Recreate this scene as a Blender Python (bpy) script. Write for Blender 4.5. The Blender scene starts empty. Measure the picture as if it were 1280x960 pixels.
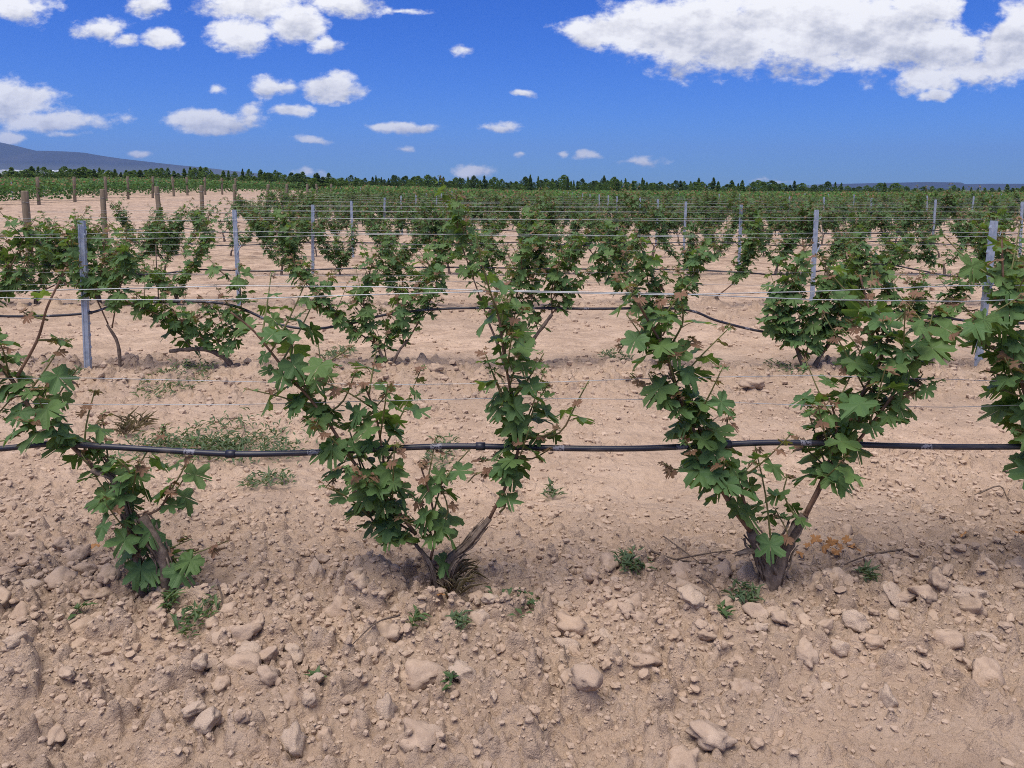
import bpy, bmesh, math, random
import numpy as np
from mathutils import Vector, Matrix

random.seed(7)
RNG = np.random.default_rng(11)
SC = bpy.context.scene
COL = SC.collection
D = bpy.data
rad = math.radians

# ------------------------------------------------------------------ camera
CAM_H, PITCH, FPX, PPY = 1.3, rad(6.0), 967.0, 340.0     # PPY: image row of the lens axis (the frame is shifted down)
cam = D.cameras.new('camera')
cam.sensor_width = 36.0
cam.lens = FPX / 1280 * 36.0
cam.shift_y = -(480 - PPY) / 1280
cam.clip_start, cam.clip_end = 0.05, 60000
camo = D.objects.new('camera', cam)
camo.location = (0, 0, CAM_H)
camo.rotation_euler = (rad(90) - PITCH, 0, 0)
COL.objects.link(camo)
SC.camera = camo

SC.render.engine = 'CYCLES'
SC.cycles.use_denoising = False
SC.cycles.use_adaptive_sampling = True
SC.cycles.adaptive_threshold = 0.006
SC.cycles.filter_width = 1.0
SC.cycles.max_bounces = 6
SC.cycles.diffuse_bounces = 3
SC.cycles.transmission_bounces = 3
SC.cycles.volume_bounces = 0
SC.view_settings.view_transform = 'Standard'
SC.view_settings.look = 'None'
SC.view_settings.gamma = 1
SC.view_settings.use_curve_mapping = False
SC.view_settings.exposure = 0.68

SUN_EL, SUN_AZ = rad(70), rad(215)      # azimuth clockwise from +Y
SUN_STRENGTH, SUN_ANGLE = 3.0, rad(48)
SKY_STRENGTH = 0.084


# ------------------------------------------------------------------ node helper
class NT:
    def __init__(s, tree):
        s.t = tree
        tree.nodes.clear()

    def n(s, typ, **kw):
        nd = s.t.nodes.new(typ)
        for k, v in kw.items():
            setattr(nd, k, v)
        return nd

    def set(s, sock, v):
        if isinstance(v, bpy.types.NodeSocket):
            s.t.links.new(v, sock)
        elif v is not None:
            sock.default_value = v

    def math(s, op, a, b=None, c=None, clamp=False):
        nd = s.n('ShaderNodeMath', operation=op, use_clamp=clamp)
        for i, v in enumerate((a, b, c)):
            s.set(nd.inputs[i], v)
        return nd.outputs[0]

    def vmath(s, op, a, b=None, c=None, out=0):
        nd = s.n('ShaderNodeVectorMath', operation=op)
        for i, v in enumerate((a, b, c)):
            if v is not None:
                s.set(nd.inputs[i], v)
        return nd.outputs[out]

    def noise(s, vec, scale, detail=4, rough=0.55, dist=0.0, out=0):
        nd = s.n('ShaderNodeTexNoise')
        s.set(nd.inputs['Vector'], vec)
        nd.inputs['Scale'].default_value = scale
        nd.inputs['Detail'].default_value = detail
        nd.inputs['Roughness'].default_value = rough
        nd.inputs['Distortion'].default_value = dist
        return nd.outputs[out]

    def range(s, v, a, b, c=0.0, d=1.0, smooth=False):
        nd = s.n('ShaderNodeMapRange', interpolation_type='SMOOTHSTEP' if smooth else 'LINEAR')
        s.set(nd.inputs[0], v)
        for i, x in enumerate((a, b, c, d)):
            s.set(nd.inputs[1 + i], x)
        return nd.outputs[0]

    def mix(s, f, a, b, blend='MIX'):
        nd = s.n('ShaderNodeMix', data_type='RGBA', blend_type=blend)
        s.set(nd.inputs[0], f)
        for i, v in ((6, a), (7, b)):
            if isinstance(v, tuple) and len(v) == 3:
                v = (*v, 1)
            s.set(nd.inputs[i], v)
        return nd.outputs[2]

    def ramp(s, f, stops):
        nd = s.n('ShaderNodeValToRGB')
        cr = nd.color_ramp
        while len(cr.elements) < len(stops):
            cr.elements.new(0.5)
        for e, (p, c) in zip(cr.elements, stops):
            e.position = p
            e.color = (*c, 1)
        s.set(nd.inputs[0], f)
        return nd.outputs[0]

    def bump(s, h, strength, dist=0.01):
        nd = s.n('ShaderNodeBump')
        nd.inputs['Strength'].default_value = strength
        nd.inputs['Distance'].default_value = dist
        s.set(nd.inputs['Height'], h)
        return nd.outputs[0]


# ------------------------------------------------------------------ pixel rays (1280 x 960 photograph)
CP, SP = math.cos(PITCH), math.sin(PITCH)


def uv_of(px, py):
    cx, cy = (px - 640) / FPX, (PPY - py) / FPX
    den = CP + cy * SP
    return cx / den, (cy * CP - SP) / den        # x/y, z/y


def at(px, py, Y):
    u, v = uv_of(px, py)
    return Vector((u * Y, Y, CAM_H + v * Y))


def on_ground(px, py):
    u, v = uv_of(px, py)
    Y = -CAM_H / v
    return u * Y, Y


# ------------------------------------------------------------------ world: Nishita sky with drifting cumulus
W = D.worlds.new('World')
SC.world = W
W.use_nodes = True
w = NT(W.node_tree)
sky = w.n('ShaderNodeTexSky', sky_type='NISHITA')
sky.sun_disc = False
sky.sun_elevation, sky.sun_rotation = SUN_EL, SUN_AZ
sky.altitude = 900
sky.air_density, sky.dust_density, sky.ozone_density = 1.0, 0.2, 1.6
hs = w.n('ShaderNodeHueSaturation')
hs.inputs['Saturation'].default_value = 1.45
w.set(hs.inputs['Color'], sky.outputs[0])
skycol = w.mix(1.0, hs.outputs[0], (.215, .455, 1.02), 'MULTIPLY')
tc = w.n('ShaderNodeTexCoord')
sep = w.n('ShaderNodeSeparateXYZ')
w.set(sep.inputs[0], tc.outputs['Generated'])
dx, dy, dz = sep.outputs
ysafe = w.math('MAXIMUM', dy, 0.05)
U, V = w.math('DIVIDE', dx, ysafe), w.math('DIVIDE', dz, ysafe)
cmb = w.n('ShaderNodeCombineXYZ')
w.set(cmb.inputs[0], U)
w.set(cmb.inputs[1], V)
uvv = cmb.outputs[0]
stretch = w.vmath('MULTIPLY', uvv, (1.0, 1.5, 1.0))
nlo = w.noise(stretch, 26, 5, 0.62)
nhi = w.noise(stretch, 85, 4, 0.6)
wob = w.noise(stretch, 14, 3, 0.55, out=1)
uvw = w.vmath('MULTIPLY_ADD', w.vmath('SUBTRACT', wob, (0.5, 0.5, 0.5)), (0.05, 0.03, 0.0), uvv)
# (px centre, py centre, half width, half height, thickness) as seen from here
CLOUDS = [(25, 6, 56, 27, 1), (128, 36, 46, 15, .8), (160, 49, 24, 11, .8), (207, 48, 32, 13, .9), (183, 6, 32, 15, .8),
          (300, 41, 50, 24, 1.1), (318, 6, 88, 26, 1), (368, 28, 46, 26, 1), (408, 54, 24, 14, .8), (428, 6, 50, 19, 1),
          (500, 12, 30, 5, .45), (580, 58, 17, 10, .5), (342, 107, 31, 16, 1), (415, 110, 47, 19, 1.1), (268, 108, 14, 7, .55),
          (366, 138, 27, 10, .9), (266, 151, 76, 19, 1.15), (308, 137, 24, 9, .5), (388, 172, 34, 7, .85), (10, 128, 82, 32, 1.1),
          (62, 152, 95, 16, .9), (12, 174, 30, 11, .9), (507, 162, 48, 10, .95), (509, 187, 13, 5, .6), (625, 158, 33, 8, .9),
          (655, 116, 20, 6, .8), (652, 195, 10, 4, .6), (592, 214, 30, 9, .85), (735, 195, 18, 7, .8), (803, 201, 34, 6, .6),
          (704, 194, 8, 4, .6), (85, 168, 28, 4, .5), (175, 197, 20, 5, .6), (385, 219, 26, 7, .5), (970, 228, 40, 4, .2),
          (745, 38, 66, 21, 1.1), (810, 34, 85, 44, 1.2), (900, 40, 140, 58, 1.25), (1010, 30, 150, 70, 1.3), (1110, 40, 110, 62, 1.2),
          (1190, 62, 90, 46, 1.1), (1262, 50, 55, 60, 1.2), (1155, 100, 46, 22, 1), (1166, 119, 19, 10, .8), (1235, 88, 66, 24, 1),
          (1150, 8, 70, 40, 1.1)]
acc = sw = ss = None
for (cx, cy, rx, ry, th) in CLOUDS:
    u0, v0 = uv_of(cx, cy)
    k_ = .98 if rx > 88 else .93
    a, b = rx / FPX * k_, ry / FPX * k_
    q = w.vmath('MULTIPLY_ADD', uvw, (1 / a, 1 / b, 0), (-u0 / a, -v0 / b, 0))
    ln = w.vmath('LENGTH', q, out=1)
    f = w.math('MULTIPLY_ADD', ln, -th, th)
    acc = f if acc is None else w.math('MAXIMUM', acc, f)
    wgt = w.math('MAXIMUM', f, 0.0)
    sx = w.n('ShaderNodeSeparateXYZ')
    w.set(sx.inputs[0], q)
    sw = wgt if sw is None else w.math('ADD', sw, wgt)
    ss = w.math('MULTIPLY', wgt, sx.outputs[1]) if ss is None else w.math('MULTIPLY_ADD', wgt, sx.outputs[1], ss)
height = w.math('DIVIDE', ss, w.math('MAXIMUM', sw, 0.02))       # -1 foot of a cloud, 1 its crown
# a blue hole in the big cloud
u0, v0 = uv_of(1224, 12)
hole = w.vmath('LENGTH', w.vmath('MULTIPLY_ADD', uvw, (FPX / 24, FPX / 30, 0), (-u0 * FPX / 24, -v0 * FPX / 30, 0)), out=1)
acc = w.math('MINIMUM', acc, w.math('MULTIPLY_ADD', hole, 0.9, -0.75))
rag = w.math('ADD', w.math('MULTIPLY_ADD', nlo, 1.55, -0.80), w.math('MULTIPLY_ADD', nhi, 0.5, -0.25))
dens = w.math('ADD', acc, rag)
alpha = w.range(dens, -0.10, 0.50, 0, 1, True)
puff = w.noise(w.vmath('ADD', stretch, (0.006, -0.013, 0)), 26, 5, 0.62)
relief = w.math('SUBTRACT', puff, nlo)
puff2 = w.noise(w.vmath('ADD', stretch, (0.002, -0.0045, 0)), 85, 4, 0.6)
relief2 = w.math('SUBTRACT', puff2, nhi)
tone = w.math('MULTIPLY_ADD', height, 0.50, 0.84)  # sunlit crowns and shaded feet are painted into the cloud colour
nbig = w.noise(stretch, 11, 4, 0.5)
rbig = w.math('SUBTRACT', w.noise(w.vmath('ADD', stretch, (0.012, -0.03, 0)), 11, 4, 0.5), nbig)
tone = w.math('MULTIPLY_ADD', rbig, -1.7, tone)
tone = w.math('MULTIPLY_ADD', relief, -0.85, tone)
tone = w.math('MULTIPLY_ADD', relief2, -0.35, tone)
tone = w.math('SUBTRACT', tone, w.math('MULTIPLY', w.range(sw, 0.8, 2.4), 0.34), clamp=True)
ccol = w.ramp(tone, [(0.0, (3.3, 3.4, 3.9)), (0.40, (5.2, 5.25, 5.6)), (0.68, (7.2, 7.1, 7.15)), (0.9, (8.4, 8.3, 8.2))])
seen = w.mix(alpha, skycol, ccol)
bg1 = w.n('ShaderNodeBackground')
w.set(bg1.inputs[0], seen)
bg1.inputs[1].default_value = SKY_STRENGTH
# the rest of the sky: unseen broken cumulus, cover raised for white fill light
zz = w.math('ADD', w.math('MAXIMUM', dz, 0.0), 0.12)
c2 = w.n('ShaderNodeCombineXYZ')
w.set(c2.inputs[0], w.math('DIVIDE', dx, zz))
w.set(c2.inputs[1], w.math('DIVIDE', dy, zz))
nn = w.noise(c2.outputs[0], 1.4, 4, 0.55)
a2 = w.math('MULTIPLY', w.range(nn, 0.47, 0.60, 0, 1, True), w.range(dz, 0.0, 0.1))
rest = w.mix(a2, skycol, (6.6, 6.5, 6.5))
bg2 = w.n('ShaderNodeBackground')
w.set(bg2.inputs[0], rest)
bg2.inputs[1].default_value = SKY_STRENGTH
reg = w.math('MULTIPLY', w.math('GREATER_THAN', dy, 0.3), w.math('LESS_THAN', w.math('ABSOLUTE', U), 0.85))
reg = w.math('MULTIPLY', reg, w.math('LESS_THAN', V, 0.31))
mx = w.n('ShaderNodeMixShader')
w.set(mx.inputs[0], reg)
w.set(mx.inputs[1], bg2.outputs[0])
w.set(mx.inputs[2], bg1.outputs[0])
wo = w.n('ShaderNodeOutputWorld')
w.set(wo.inputs[0], mx.outputs[0])
W.cycles.sampling_method = 'MANUAL'
W.cycles.sample_map_resolution = 512

# ------------------------------------------------------------------ sun
sun = D.lights.new('sun', 'SUN')
sun.energy, sun.angle, sun.color = SUN_STRENGTH, SUN_ANGLE, (1.0, 0.93, 0.83)
suno = D.objects.new('sun', sun)
sdir = Vector((math.sin(SUN_AZ) * math.cos(SUN_EL), math.cos(SUN_AZ) * math.cos(SUN_EL), math.sin(SUN_EL)))
suno.rotation_euler = sdir.to_track_quat('Z', 'Y').to_euler()
suno.location = (0, -5, 30)
COL.objects.link(suno)


# ------------------------------------------------------------------ numpy noise and the lie of the land
def hsh(ix, iy, seed):
    x = ix.astype(np.int64).astype(np.uint32)
    y = iy.astype(np.int64).astype(np.uint32)
    h = x * np.uint32(374761393) + y * np.uint32(668265263) + np.uint32((seed * 2246822519) & 0xffffffff)
    h = (h ^ (h >> np.uint32(13))) * np.uint32(1274126177)
    h = (h ^ (h >> np.uint32(16))) * np.uint32(2246822519)
    h = h ^ (h >> np.uint32(15))
    return h.astype(np.float64) / 4294967296.0


def vnoise(x, y, seed):
    ix, iy = np.floor(x), np.floor(y)
    fx, fy = x - ix, y - iy
    fx, fy = fx * fx * (3 - 2 * fx), fy * fy * (3 - 2 * fy)
    a, b = hsh(ix, iy, seed), hsh(ix + 1, iy, seed)
    c, d = hsh(ix, iy + 1, seed), hsh(ix + 1, iy + 1, seed)
    return (a + (b - a) * fx) * (1 - fy) + (c + (d - c) * fx) * fy


def fbm(x, y, seed, octv=4):
    s, amp, tot = 0, 0.5, 0
    for o in range(octv):
        s = s + amp * vnoise(x * 2 ** o + 17.3 * o, y * 2 ** o - 9.1 * o, seed + o)
        tot += amp
        amp *= 0.5
    return s / tot


def lumps(x, y, cell, seed, prob, rlo, rhi):
    """rounded, angular-edged clods half sunk in the soil"""
    wx = (vnoise(x / cell * 1.7, y / cell * 1.7, seed + 5) - .5) * cell * .55
    wy = (vnoise(x / cell * 1.7 + 40, y / cell * 1.7, seed + 6) - .5) * cell * .55
    gx, gy = (x + wx) / cell, (y + wy) / cell
    ix, iy = np.floor(gx), np.floor(gy)
    out = np.zeros_like(gx)
    for ox in (-1, 0, 1):
        for oy in (-1, 0, 1):
            jx, jy = ix + ox, iy + oy
            on = hsh(jx, jy, seed) < prob
            cx, cy = jx + hsh(jx, jy, seed + 1), jy + hsh(jx, jy, seed + 2)
            r = rlo + (rhi - rlo) * hsh(jx, jy, seed + 3) ** 2
            ddx, ddy = gx - cx, gy - cy
            th = hsh(jx, jy, seed + 4) * 3.14
            c, s = np.cos(th), np.sin(th)
            p, q = (ddx * c + ddy * s) / r, (-ddx * s + ddy * c) / (r * .72)
            d2 = p * p + q * q
            tilt = 1 + .5 * p
            out = np.maximum(out, np.where(on & (d2 < 1), np.maximum(1 - d2, 0) ** .55 * r * .8 * tilt, 0))
    return out * cell


ROW0, ROWS = 2.48, 3.27


def row_y(n):
    return ROW0 + ROWS * (n - 1)


def slope(u):
    return np.interp(u, [-.9, -.45, 0, .5, .9], [.0235, .0215, .0045, .0012, .001])


def lie(X, Y):
    X, Y = np.asarray(X, float), np.asarray(Y, float)
    return slope(X / np.maximum(Y, 1.0)) * np.maximum(0, Y - 14)


def rowmask(X, Y):
    k = np.round((Y - ROW0 + .12) / ROWS)
    d = Y - (ROW0 - .12 + k * ROWS)
    return np.exp(-(d / .52) ** 2), d


def relief_z(X, Y, sp):
    """clods, furrows and ridges; sp is the spacing of the mesh there, finer lumps than that are left out"""
    m, d = rowmask(X, Y)
    pat = fbm(X * 1.1, Y * 1.1, 60, 3)
    cl = np.clip(.25 + .95 * m + (pat - .5) * 1.5, 0.05, 1.2)
    z = .055 * (m - 1) - .035 + (fbm(X * 1.6, Y * 1.6, 3, 3) - .5) * .09 + (fbm(X * 7, Y * 9, 8, 3) - .5) * .028
    z += (fbm(X * 3.2 + 7, Y * 5.5, 88, 3) - .5) * .03
    for cell, seed, prob, rlo, rhi, amp in ((.30, 100, .34, .18, .45, .8), (.15, 120, .55, .2, .5, 1.0), (.075, 140, .7, .2, .55, 1.15),
                                            (.036, 160, .8, .25, .6, 1.15), (.018, 180, .85, .3, .65, 1.1)):
        f = np.clip((cell / sp - 2.0) / 2.0, 0, 1)
        if np.any(f > 0):
            far = 1 + .15 * np.clip((Y - 3) / 2, 0, 1) * (cell > .07)
            z = z + far * lumps(X, Y, cell, seed, prob, rlo, rhi) * amp * f * np.clip(cl + (.25 if cell < .1 else -.12), 0, 1.1)
    return z


def gz(x, y):
    X, Y = np.array([float(x)]), np.array([float(y)])
    return float((lie(X, Y) + relief_z(X, Y, np.maximum(.004, Y * Y * .0006)))[0])


# ------------------------------------------------------------------ object helpers
def link(o, parent=None):
    COL.objects.link(o)
    if parent is not None:
        o.parent = parent
    return o


def tag(o, label=None, cat=None, group=None, kind=None):
    for k, v in (('label', label), ('category', cat), ('group', group), ('kind', kind)):
        if v:
            o[k] = v
    return o


def empty(name, loc, rz=0.0):
    o = D.objects.new(name, None)
    o.empty_display_size = .1
    o.location = loc
    o.rotation_euler = (0, 0, rz)
    return link(o)


def mesh(name, verts, faces, mats, smooth=True, mi=None):
    me = D.meshes.new(name)
    me.from_pydata([tuple(v) for v in verts], [], faces)
    for m in (mats if isinstance(mats, (list, tuple)) else [mats]):
        me.materials.append(m)
    if smooth:
        me.polygons.foreach_set('use_smooth', [True] * len(faces))
    if mi is not None:
        me.polygons.foreach_set('material_index', mi)
    me.update()
    return me


def big_mesh(name, verts, faces, mats, smooth=False, mi=None):
    """verts (n,3), faces (m,k) arrays"""
    me = D.meshes.new(name)
    n, (m, k) = len(verts), faces.shape
    me.vertices.add(n)
    me.vertices.foreach_set('co', np.ascontiguousarray(verts, np.float32).ravel())
    me.loops.add(m * k)
    me.loops.foreach_set('vertex_index', np.ascontiguousarray(faces, np.int32).ravel())
    me.polygons.add(m)
    me.polygons.foreach_set('loop_start', np.arange(0, m * k, k, dtype=np.int32))
    me.polygons.foreach_set('loop_total', np.full(m, k, np.int32))
    me.polygons.foreach_set('use_smooth', np.full(m, smooth))
    for x in mats:
        me.materials.append(x)
    if mi is not None:
        me.polygons.foreach_set('material_index', np.ascontiguousarray(mi, np.int32))
    me.update(calc_edges=True)
    return me


def add(name, me, parent=None, loc=None):
    o = D.objects.new(name, me)
    if loc is not None:
        o.location = loc
    return link(o, parent)


def catmull(pts, per=4):
    P = [Vector(p) for p in pts]
    if len(P) < 3:
        return P
    P = [P[0] * 2 - P[1]] + P + [P[-1] * 2 - P[-2]]
    out = []
    for i in range(1, len(P) - 2):
        a, b, c, d = P[i - 1:i + 3]
        for k in range(per):
            t = k / per
            out.append(.5 * ((2 * b) + (c - a) * t + (2 * a - 5 * b + 4 * c - d) * t * t + (3 * b - a - 3 * c + d) * t ** 3))
    out.append(P[-2])
    return out


def tube_geo(pts, radii, sides=6, rough=0.0, base=0):
    V, F = [], []
    n = len(pts)
    ref = Vector((.13, .9, .31))
    for i, p in enumerate(pts):
        t = (pts[min(i + 1, n - 1)] - pts[max(i - 1, 0)])
        t = t.normalized() if t.length > 1e-9 else Vector((0, 0, 1))
        a = t.cross(ref)
        if a.length < .05:
            a = t.cross(Vector((1, 0, 0)))
        a.normalize()
        b = t.cross(a)
        for k in range(sides):
            th = 2 * math.pi * k / sides
            r = radii[i] * (1 + rough * random.uniform(-1, 1))
            V.append(p + (a * math.cos(th) + b * math.sin(th)) * r)
    for i in range(n - 1):
        for k in range(sides):
            k2 = (k + 1) % sides
            F.append((base + i * sides + k, base + i * sides + k2, base + (i + 1) * sides + k2, base + (i + 1) * sides + k))
    F.append(tuple(base + k for k in reversed(range(sides))))
    F.append(tuple(base + (n - 1) * sides + k for k in range(sides)))
    return V, F


def tube_mesh(name, pts, radii, mat, sides=6, rough=0.0):
    v, f = tube_geo(pts, radii, sides, rough)
    return mesh(name, v, f, mat)


# ------------------------------------------------------------------ materials
def material(name):
    m = D.materials.new(name)
    m.use_nodes = True
    return m, NT(m.node_tree)


def finish(t, col, rough=.8, bump=None, metal=0.0, spec=.3, transl=0.0, tcol=None):
    p = t.n('ShaderNodeBsdfPrincipled')
    t.set(p.inputs['Base Color'], (*col, 1) if isinstance(col, tuple) else col)
    t.set(p.inputs['Roughness'], rough)
    t.set(p.inputs['Metallic'], metal)
    p.inputs['Specular IOR Level'].default_value = spec
    if bump is not None:
        t.set(p.inputs['Normal'], bump)
    out = t.n('ShaderNodeOutputMaterial')
    sh = p.outputs[0]
    if transl:
        tr = t.n('ShaderNodeBsdfTranslucent')
        t.set(tr.inputs[0], tcol if tcol is not None else col)
        mxx = t.n('ShaderNodeMixShader')
        mxx.inputs[0].default_value = transl
        t.set(mxx.inputs[1], sh)
        t.set(mxx.inputs[2], tr.outputs[0])
        sh = mxx.outputs[0]
    t.set(out.inputs[0], sh)


ROW0_, ROWS_ = 2.48, 3.27


def soil_colour(t, dark=1.0):
    dark *= 1.24
    g = t.n('ShaderNodeNewGeometry').outputs['Position']
    big = t.noise(g, .55, 4, .6)
    mid = t.noise(g, 5.0, 5, .65)
    fine = t.noise(g, 85, 6, .78)
    grit = t.noise(g, 420, 3, .7)
    c = t.ramp(big, [(.30, (.32 * dark, .24 * dark, .182 * dark)), (.52, (.385 * dark, .288 * dark, .217 * dark)), (.72, (.44 * dark, .322 * dark, .242 * dark))])
    mott = t.noise(g, 2.4, 5, .7)
    c = t.mix(t.math('MULTIPLY', t.range(mott, .52, .34), .45), c, (.25 * dark, .178 * dark, .13 * dark))
    sp_ = t.n('ShaderNodeSeparateXYZ')
    t.set(sp_.inputs[0], g)
    al = t.math('COSINE', t.math('MULTIPLY', t.math('ADD', sp_.outputs[1], t.math('MULTIPLY_ADD', big, 1.2, -.6 - ROW0_ + .1)), 2 * math.pi / ROWS_))
    c = t.mix(t.range(al, .25, -.7), c, t.mix(1.0, c, (1.20, 1.19, 1.17), 'MULTIPLY'))
    c = t.mix(t.range(mid, .42, .62, 0, .8), c, (.37 * dark, .265 * dark, .188 * dark))
    c = t.mix(t.math('MULTIPLY', t.range(mid, .58, .74), .55), c, (.47 * dark, .36 * dark, .275 * dark))
    c = t.mix(t.math('MULTIPLY', t.range(fine, .36, .22), .55), c, (.19 * dark, .125 * dark, .09 * dark))
    c = t.mix(t.math('MULTIPLY', t.range(fine, .62, .80), .6), c, (.52 * dark, .42 * dark, .34 * dark))
    c = t.mix(t.math('MULTIPLY', t.range(grit, .56, .70), .45), c, (.55 * dark, .45 * dark, .36 * dark))
    c = t.mix(t.math('MULTIPLY', t.range(grit, .44, .30), .5), c, (.17 * dark, .115 * dark, .08 * dark))
    return g, c


m_soil, t = material('dry_soil')
g, c = soil_colour(t)
gs = t.vmath('MULTIPLY', g, (1, 1.9, 1))
sy0 = t.n('ShaderNodeSeparateXYZ')
t.set(sy0.inputs[0], g)
clo = t.math('MULTIPLY', t.range(t.noise(gs, 3.2, 6, .78), .54, .42), t.range(sy0.outputs[1], 5, 16, .25, .8))  # dark mottling painted in place of shade between clods, stronger with distance
c = t.mix(clo, c, (.22, .150, .110))
sy = t.n('ShaderNodeSeparateXYZ')
t.set(sy.inputs[0], g)
c = t.mix(t.range(t.math('ADD', sy.outputs[1], t.math('MULTIPLY', t.noise(g, .05, 3, .6), 20)), 112, 124), c, t.mix(t.noise(g, .02, 4, .6), (.06, .075, .03), (.12, .12, .055)))
h = t.math('ADD', t.noise(g, 38, 6, .72), t.math('MULTIPLY', t.noise(g, 9, 5, .7), 2.0))
crk = t.n('ShaderNodeTexVoronoi', feature='F1')
t.set(crk.inputs['Vector'], t.vmath('MULTIPLY_ADD', t.noise(g, 20, 3, .6, out=1), (.05, .05, .05), g))
crk.inputs['Scale'].default_value = 26
h = t.math('SUBTRACT', h, t.math('MULTIPLY', crk.outputs['Distance'], 1.3))
finish(t, c, .95, t.bump(t.math('ADD', h, t.math('MULTIPLY', t.noise(g, 210, 4, .75), .7)), .9, .013), spec=.1)

m_clod, t = material('dry_clod')
g, c = soil_colour(t, .90)
oi = t.n('ShaderNodeObjectInfo').outputs['Random']
c = t.mix(t.math('MULTIPLY', oi, .22), c, (.50, .40, .32))
clo = t.math('MULTIPLY', t.range(t.noise(g, 14, 6, .78), .54, .42), .35)
c = t.mix(clo, c, (.24, .165, .12))
finish(t, c, .95, t.bump(t.math('ADD', t.noise(g, 90, 6, .78), t.noise(g, 26, 5, .7)), .55, .008), spec=.12)

m_stone, t = material('pale_stone')
g, c = soil_colour(t, 1.05)
c = t.mix(.3, c, (.54, .44, .355))
finish(t, c, .9, t.bump(t.math('ADD', t.noise(g, 110, 6, .78), t.noise(g, 34, 5, .7)), .8, .01), spec=.2)


def leaf_material(name, dark, mid, light, under, veins, transl, rough=.5):
    m, t = material(name)
    tcx = t.n('ShaderNodeTexCoord').outputs['Object']
    pos = t.n('ShaderNodeNewGeometry')
    rnd = t.n('ShaderNodeObjectInfo').outputs['Random'] if veins else pos.outputs['Random Per Island']
    c = t.ramp(rnd, [(0.0, dark), (.6, mid), (1.0, light)])
    c = t.mix(t.math('MULTIPLY', t.range(t.noise(pos.outputs['Position'], 24, 3, .6), .4, .7), .35), c, light)
    bmp = None
    if veins:
        sx = t.n('ShaderNodeSeparateXYZ')
        t.set(sx.inputs[0], tcx)
        best = None
        for a in (0, 56, -56, 118, -118):
            ca, sa = math.cos(rad(a)), math.sin(rad(a))
            dd = t.math('ABSOLUTE', t.math('ADD', t.math('MULTIPLY', sx.outputs[0], ca), t.math('MULTIPLY', sx.outputs[1], -sa)))
            best = dd if best is None else t.math('MINIMUM', best, dd)
        vein = t.range(best, .010, .036, 1, 0)
        yel = t.range(t.noise(t.vmath('MULTIPLY_ADD', (1, 1, 1), rnd, tcx), 1.3, 3, .6), .56, .78)
        c = t.mix(t.math('MULTIPLY', yel, .45), c, (.15, .19, .035))
        spot_ = t.range(t.noise(pos.outputs['Position'], 130, 3, .7), .66, .74)
        c = t.mix(t.math('MULTIPLY', spot_, .5), c, (.16, .11, .05))
        c = t.mix(t.math('MULTIPLY', vein, .6), c, (.19, .30, .09))
        bmp = t.bump(t.math('ADD', t.range(best, 0, .16), t.math('MULTIPLY', t.noise(tcx, 9, 3, .6), .5)), .45, .01)
    c2 = t.mix(pos.outputs['Backfacing'], c, under)
    tc2 = t.mix(.5, c2, (.30, .40, .04) if veins is not None else (.2, .3, .05))
    finish(t, c2, rough, bmp, spec=.2, transl=transl, tcol=tc2)
    return m


m_leaf_old = leaf_material('mature_vine_leaf', (.024, .076, .020), (.041, .120, .026), (.085, .18, .034), (.085, .16, .06), True, .28)
m_leaf_mid = leaf_material('fresh_vine_leaf', (.048, .135, .028), (.078, .19, .034), (.14, .25, .042), (.11, .19, .065), True, .36)
m_leaf_new = leaf_material('bronze_young_leaf', (.20, .085, .05), (.24, .11, .065), (.15, .15, .045), (.22, .12, .08), True, .25, .55)
m_fol_old = leaf_material('vine_foliage_dark', (.022, .070, .019), (.036, .110, .025), (.075, .165, .034), (.070, .135, .05), False, .22, .55)
m_fol_mid = leaf_material('vine_foliage_fresh', (.040, .125, .027), (.066, .172, .032), (.115, .225, .042), (.095, .165, .06), False, .28, .55)
m_fol_new = leaf_material('vine_foliage_bronze', (.19, .085, .05), (.22, .11, .065), (.15, .14, .045), (.2, .12, .075), False, .2, .6)
m_leaf_tip, m_leaf_tip2 = m_fol_mid, m_fol_new
m_tree = leaf_material('tree_foliage', (.045, .10, .026), (.075, .145, .034), (.115, .19, .045), (.06, .11, .035), False, .38, .6)
m_tree_dark = leaf_material('dark_tree_foliage', (.026, .06, .026), (.042, .085, .03), (.06, .115, .036), (.03, .06, .025), False, .3, .6)
m_weed = leaf_material('grey_green_weed', (.05, .085, .045), (.075, .115, .06), (.11, .15, .075), (.1, .14, .08), False, .2, .6)
m_weed_g = leaf_material('bright_weed', (.045, .085, .035), (.06, .11, .045), (.09, .14, .055), (.08, .13, .07), False, .25, .5)
m_drygrass = leaf_material('dry_grass', (.17, .13, .09), (.24, .185, .13), (.31, .24, .17), (.2, .16, .12), False, .15, .7)


def streak(name, c0, c1, c2, scale=(60, 60, 6), bumpd=.004, rough=.9, dark=None):
    m, t = material(name)
    o = t.n('ShaderNodeTexCoord').outputs['Object']
    v = t.vmath('MULTIPLY', o, scale)
    nz = t.noise(v, 1.0, 5, .65)
    c = t.ramp(nz, [(.25, c0), (.5, c1), (.75, c2)])
    if dark:
        c = t.mix(t.range(t.noise(o, 5, 4, .6), .5, .72), c, dark)
    finish(t, c, rough, t.bump(nz, .8, bumpd), spec=.2)
    return m


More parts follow.
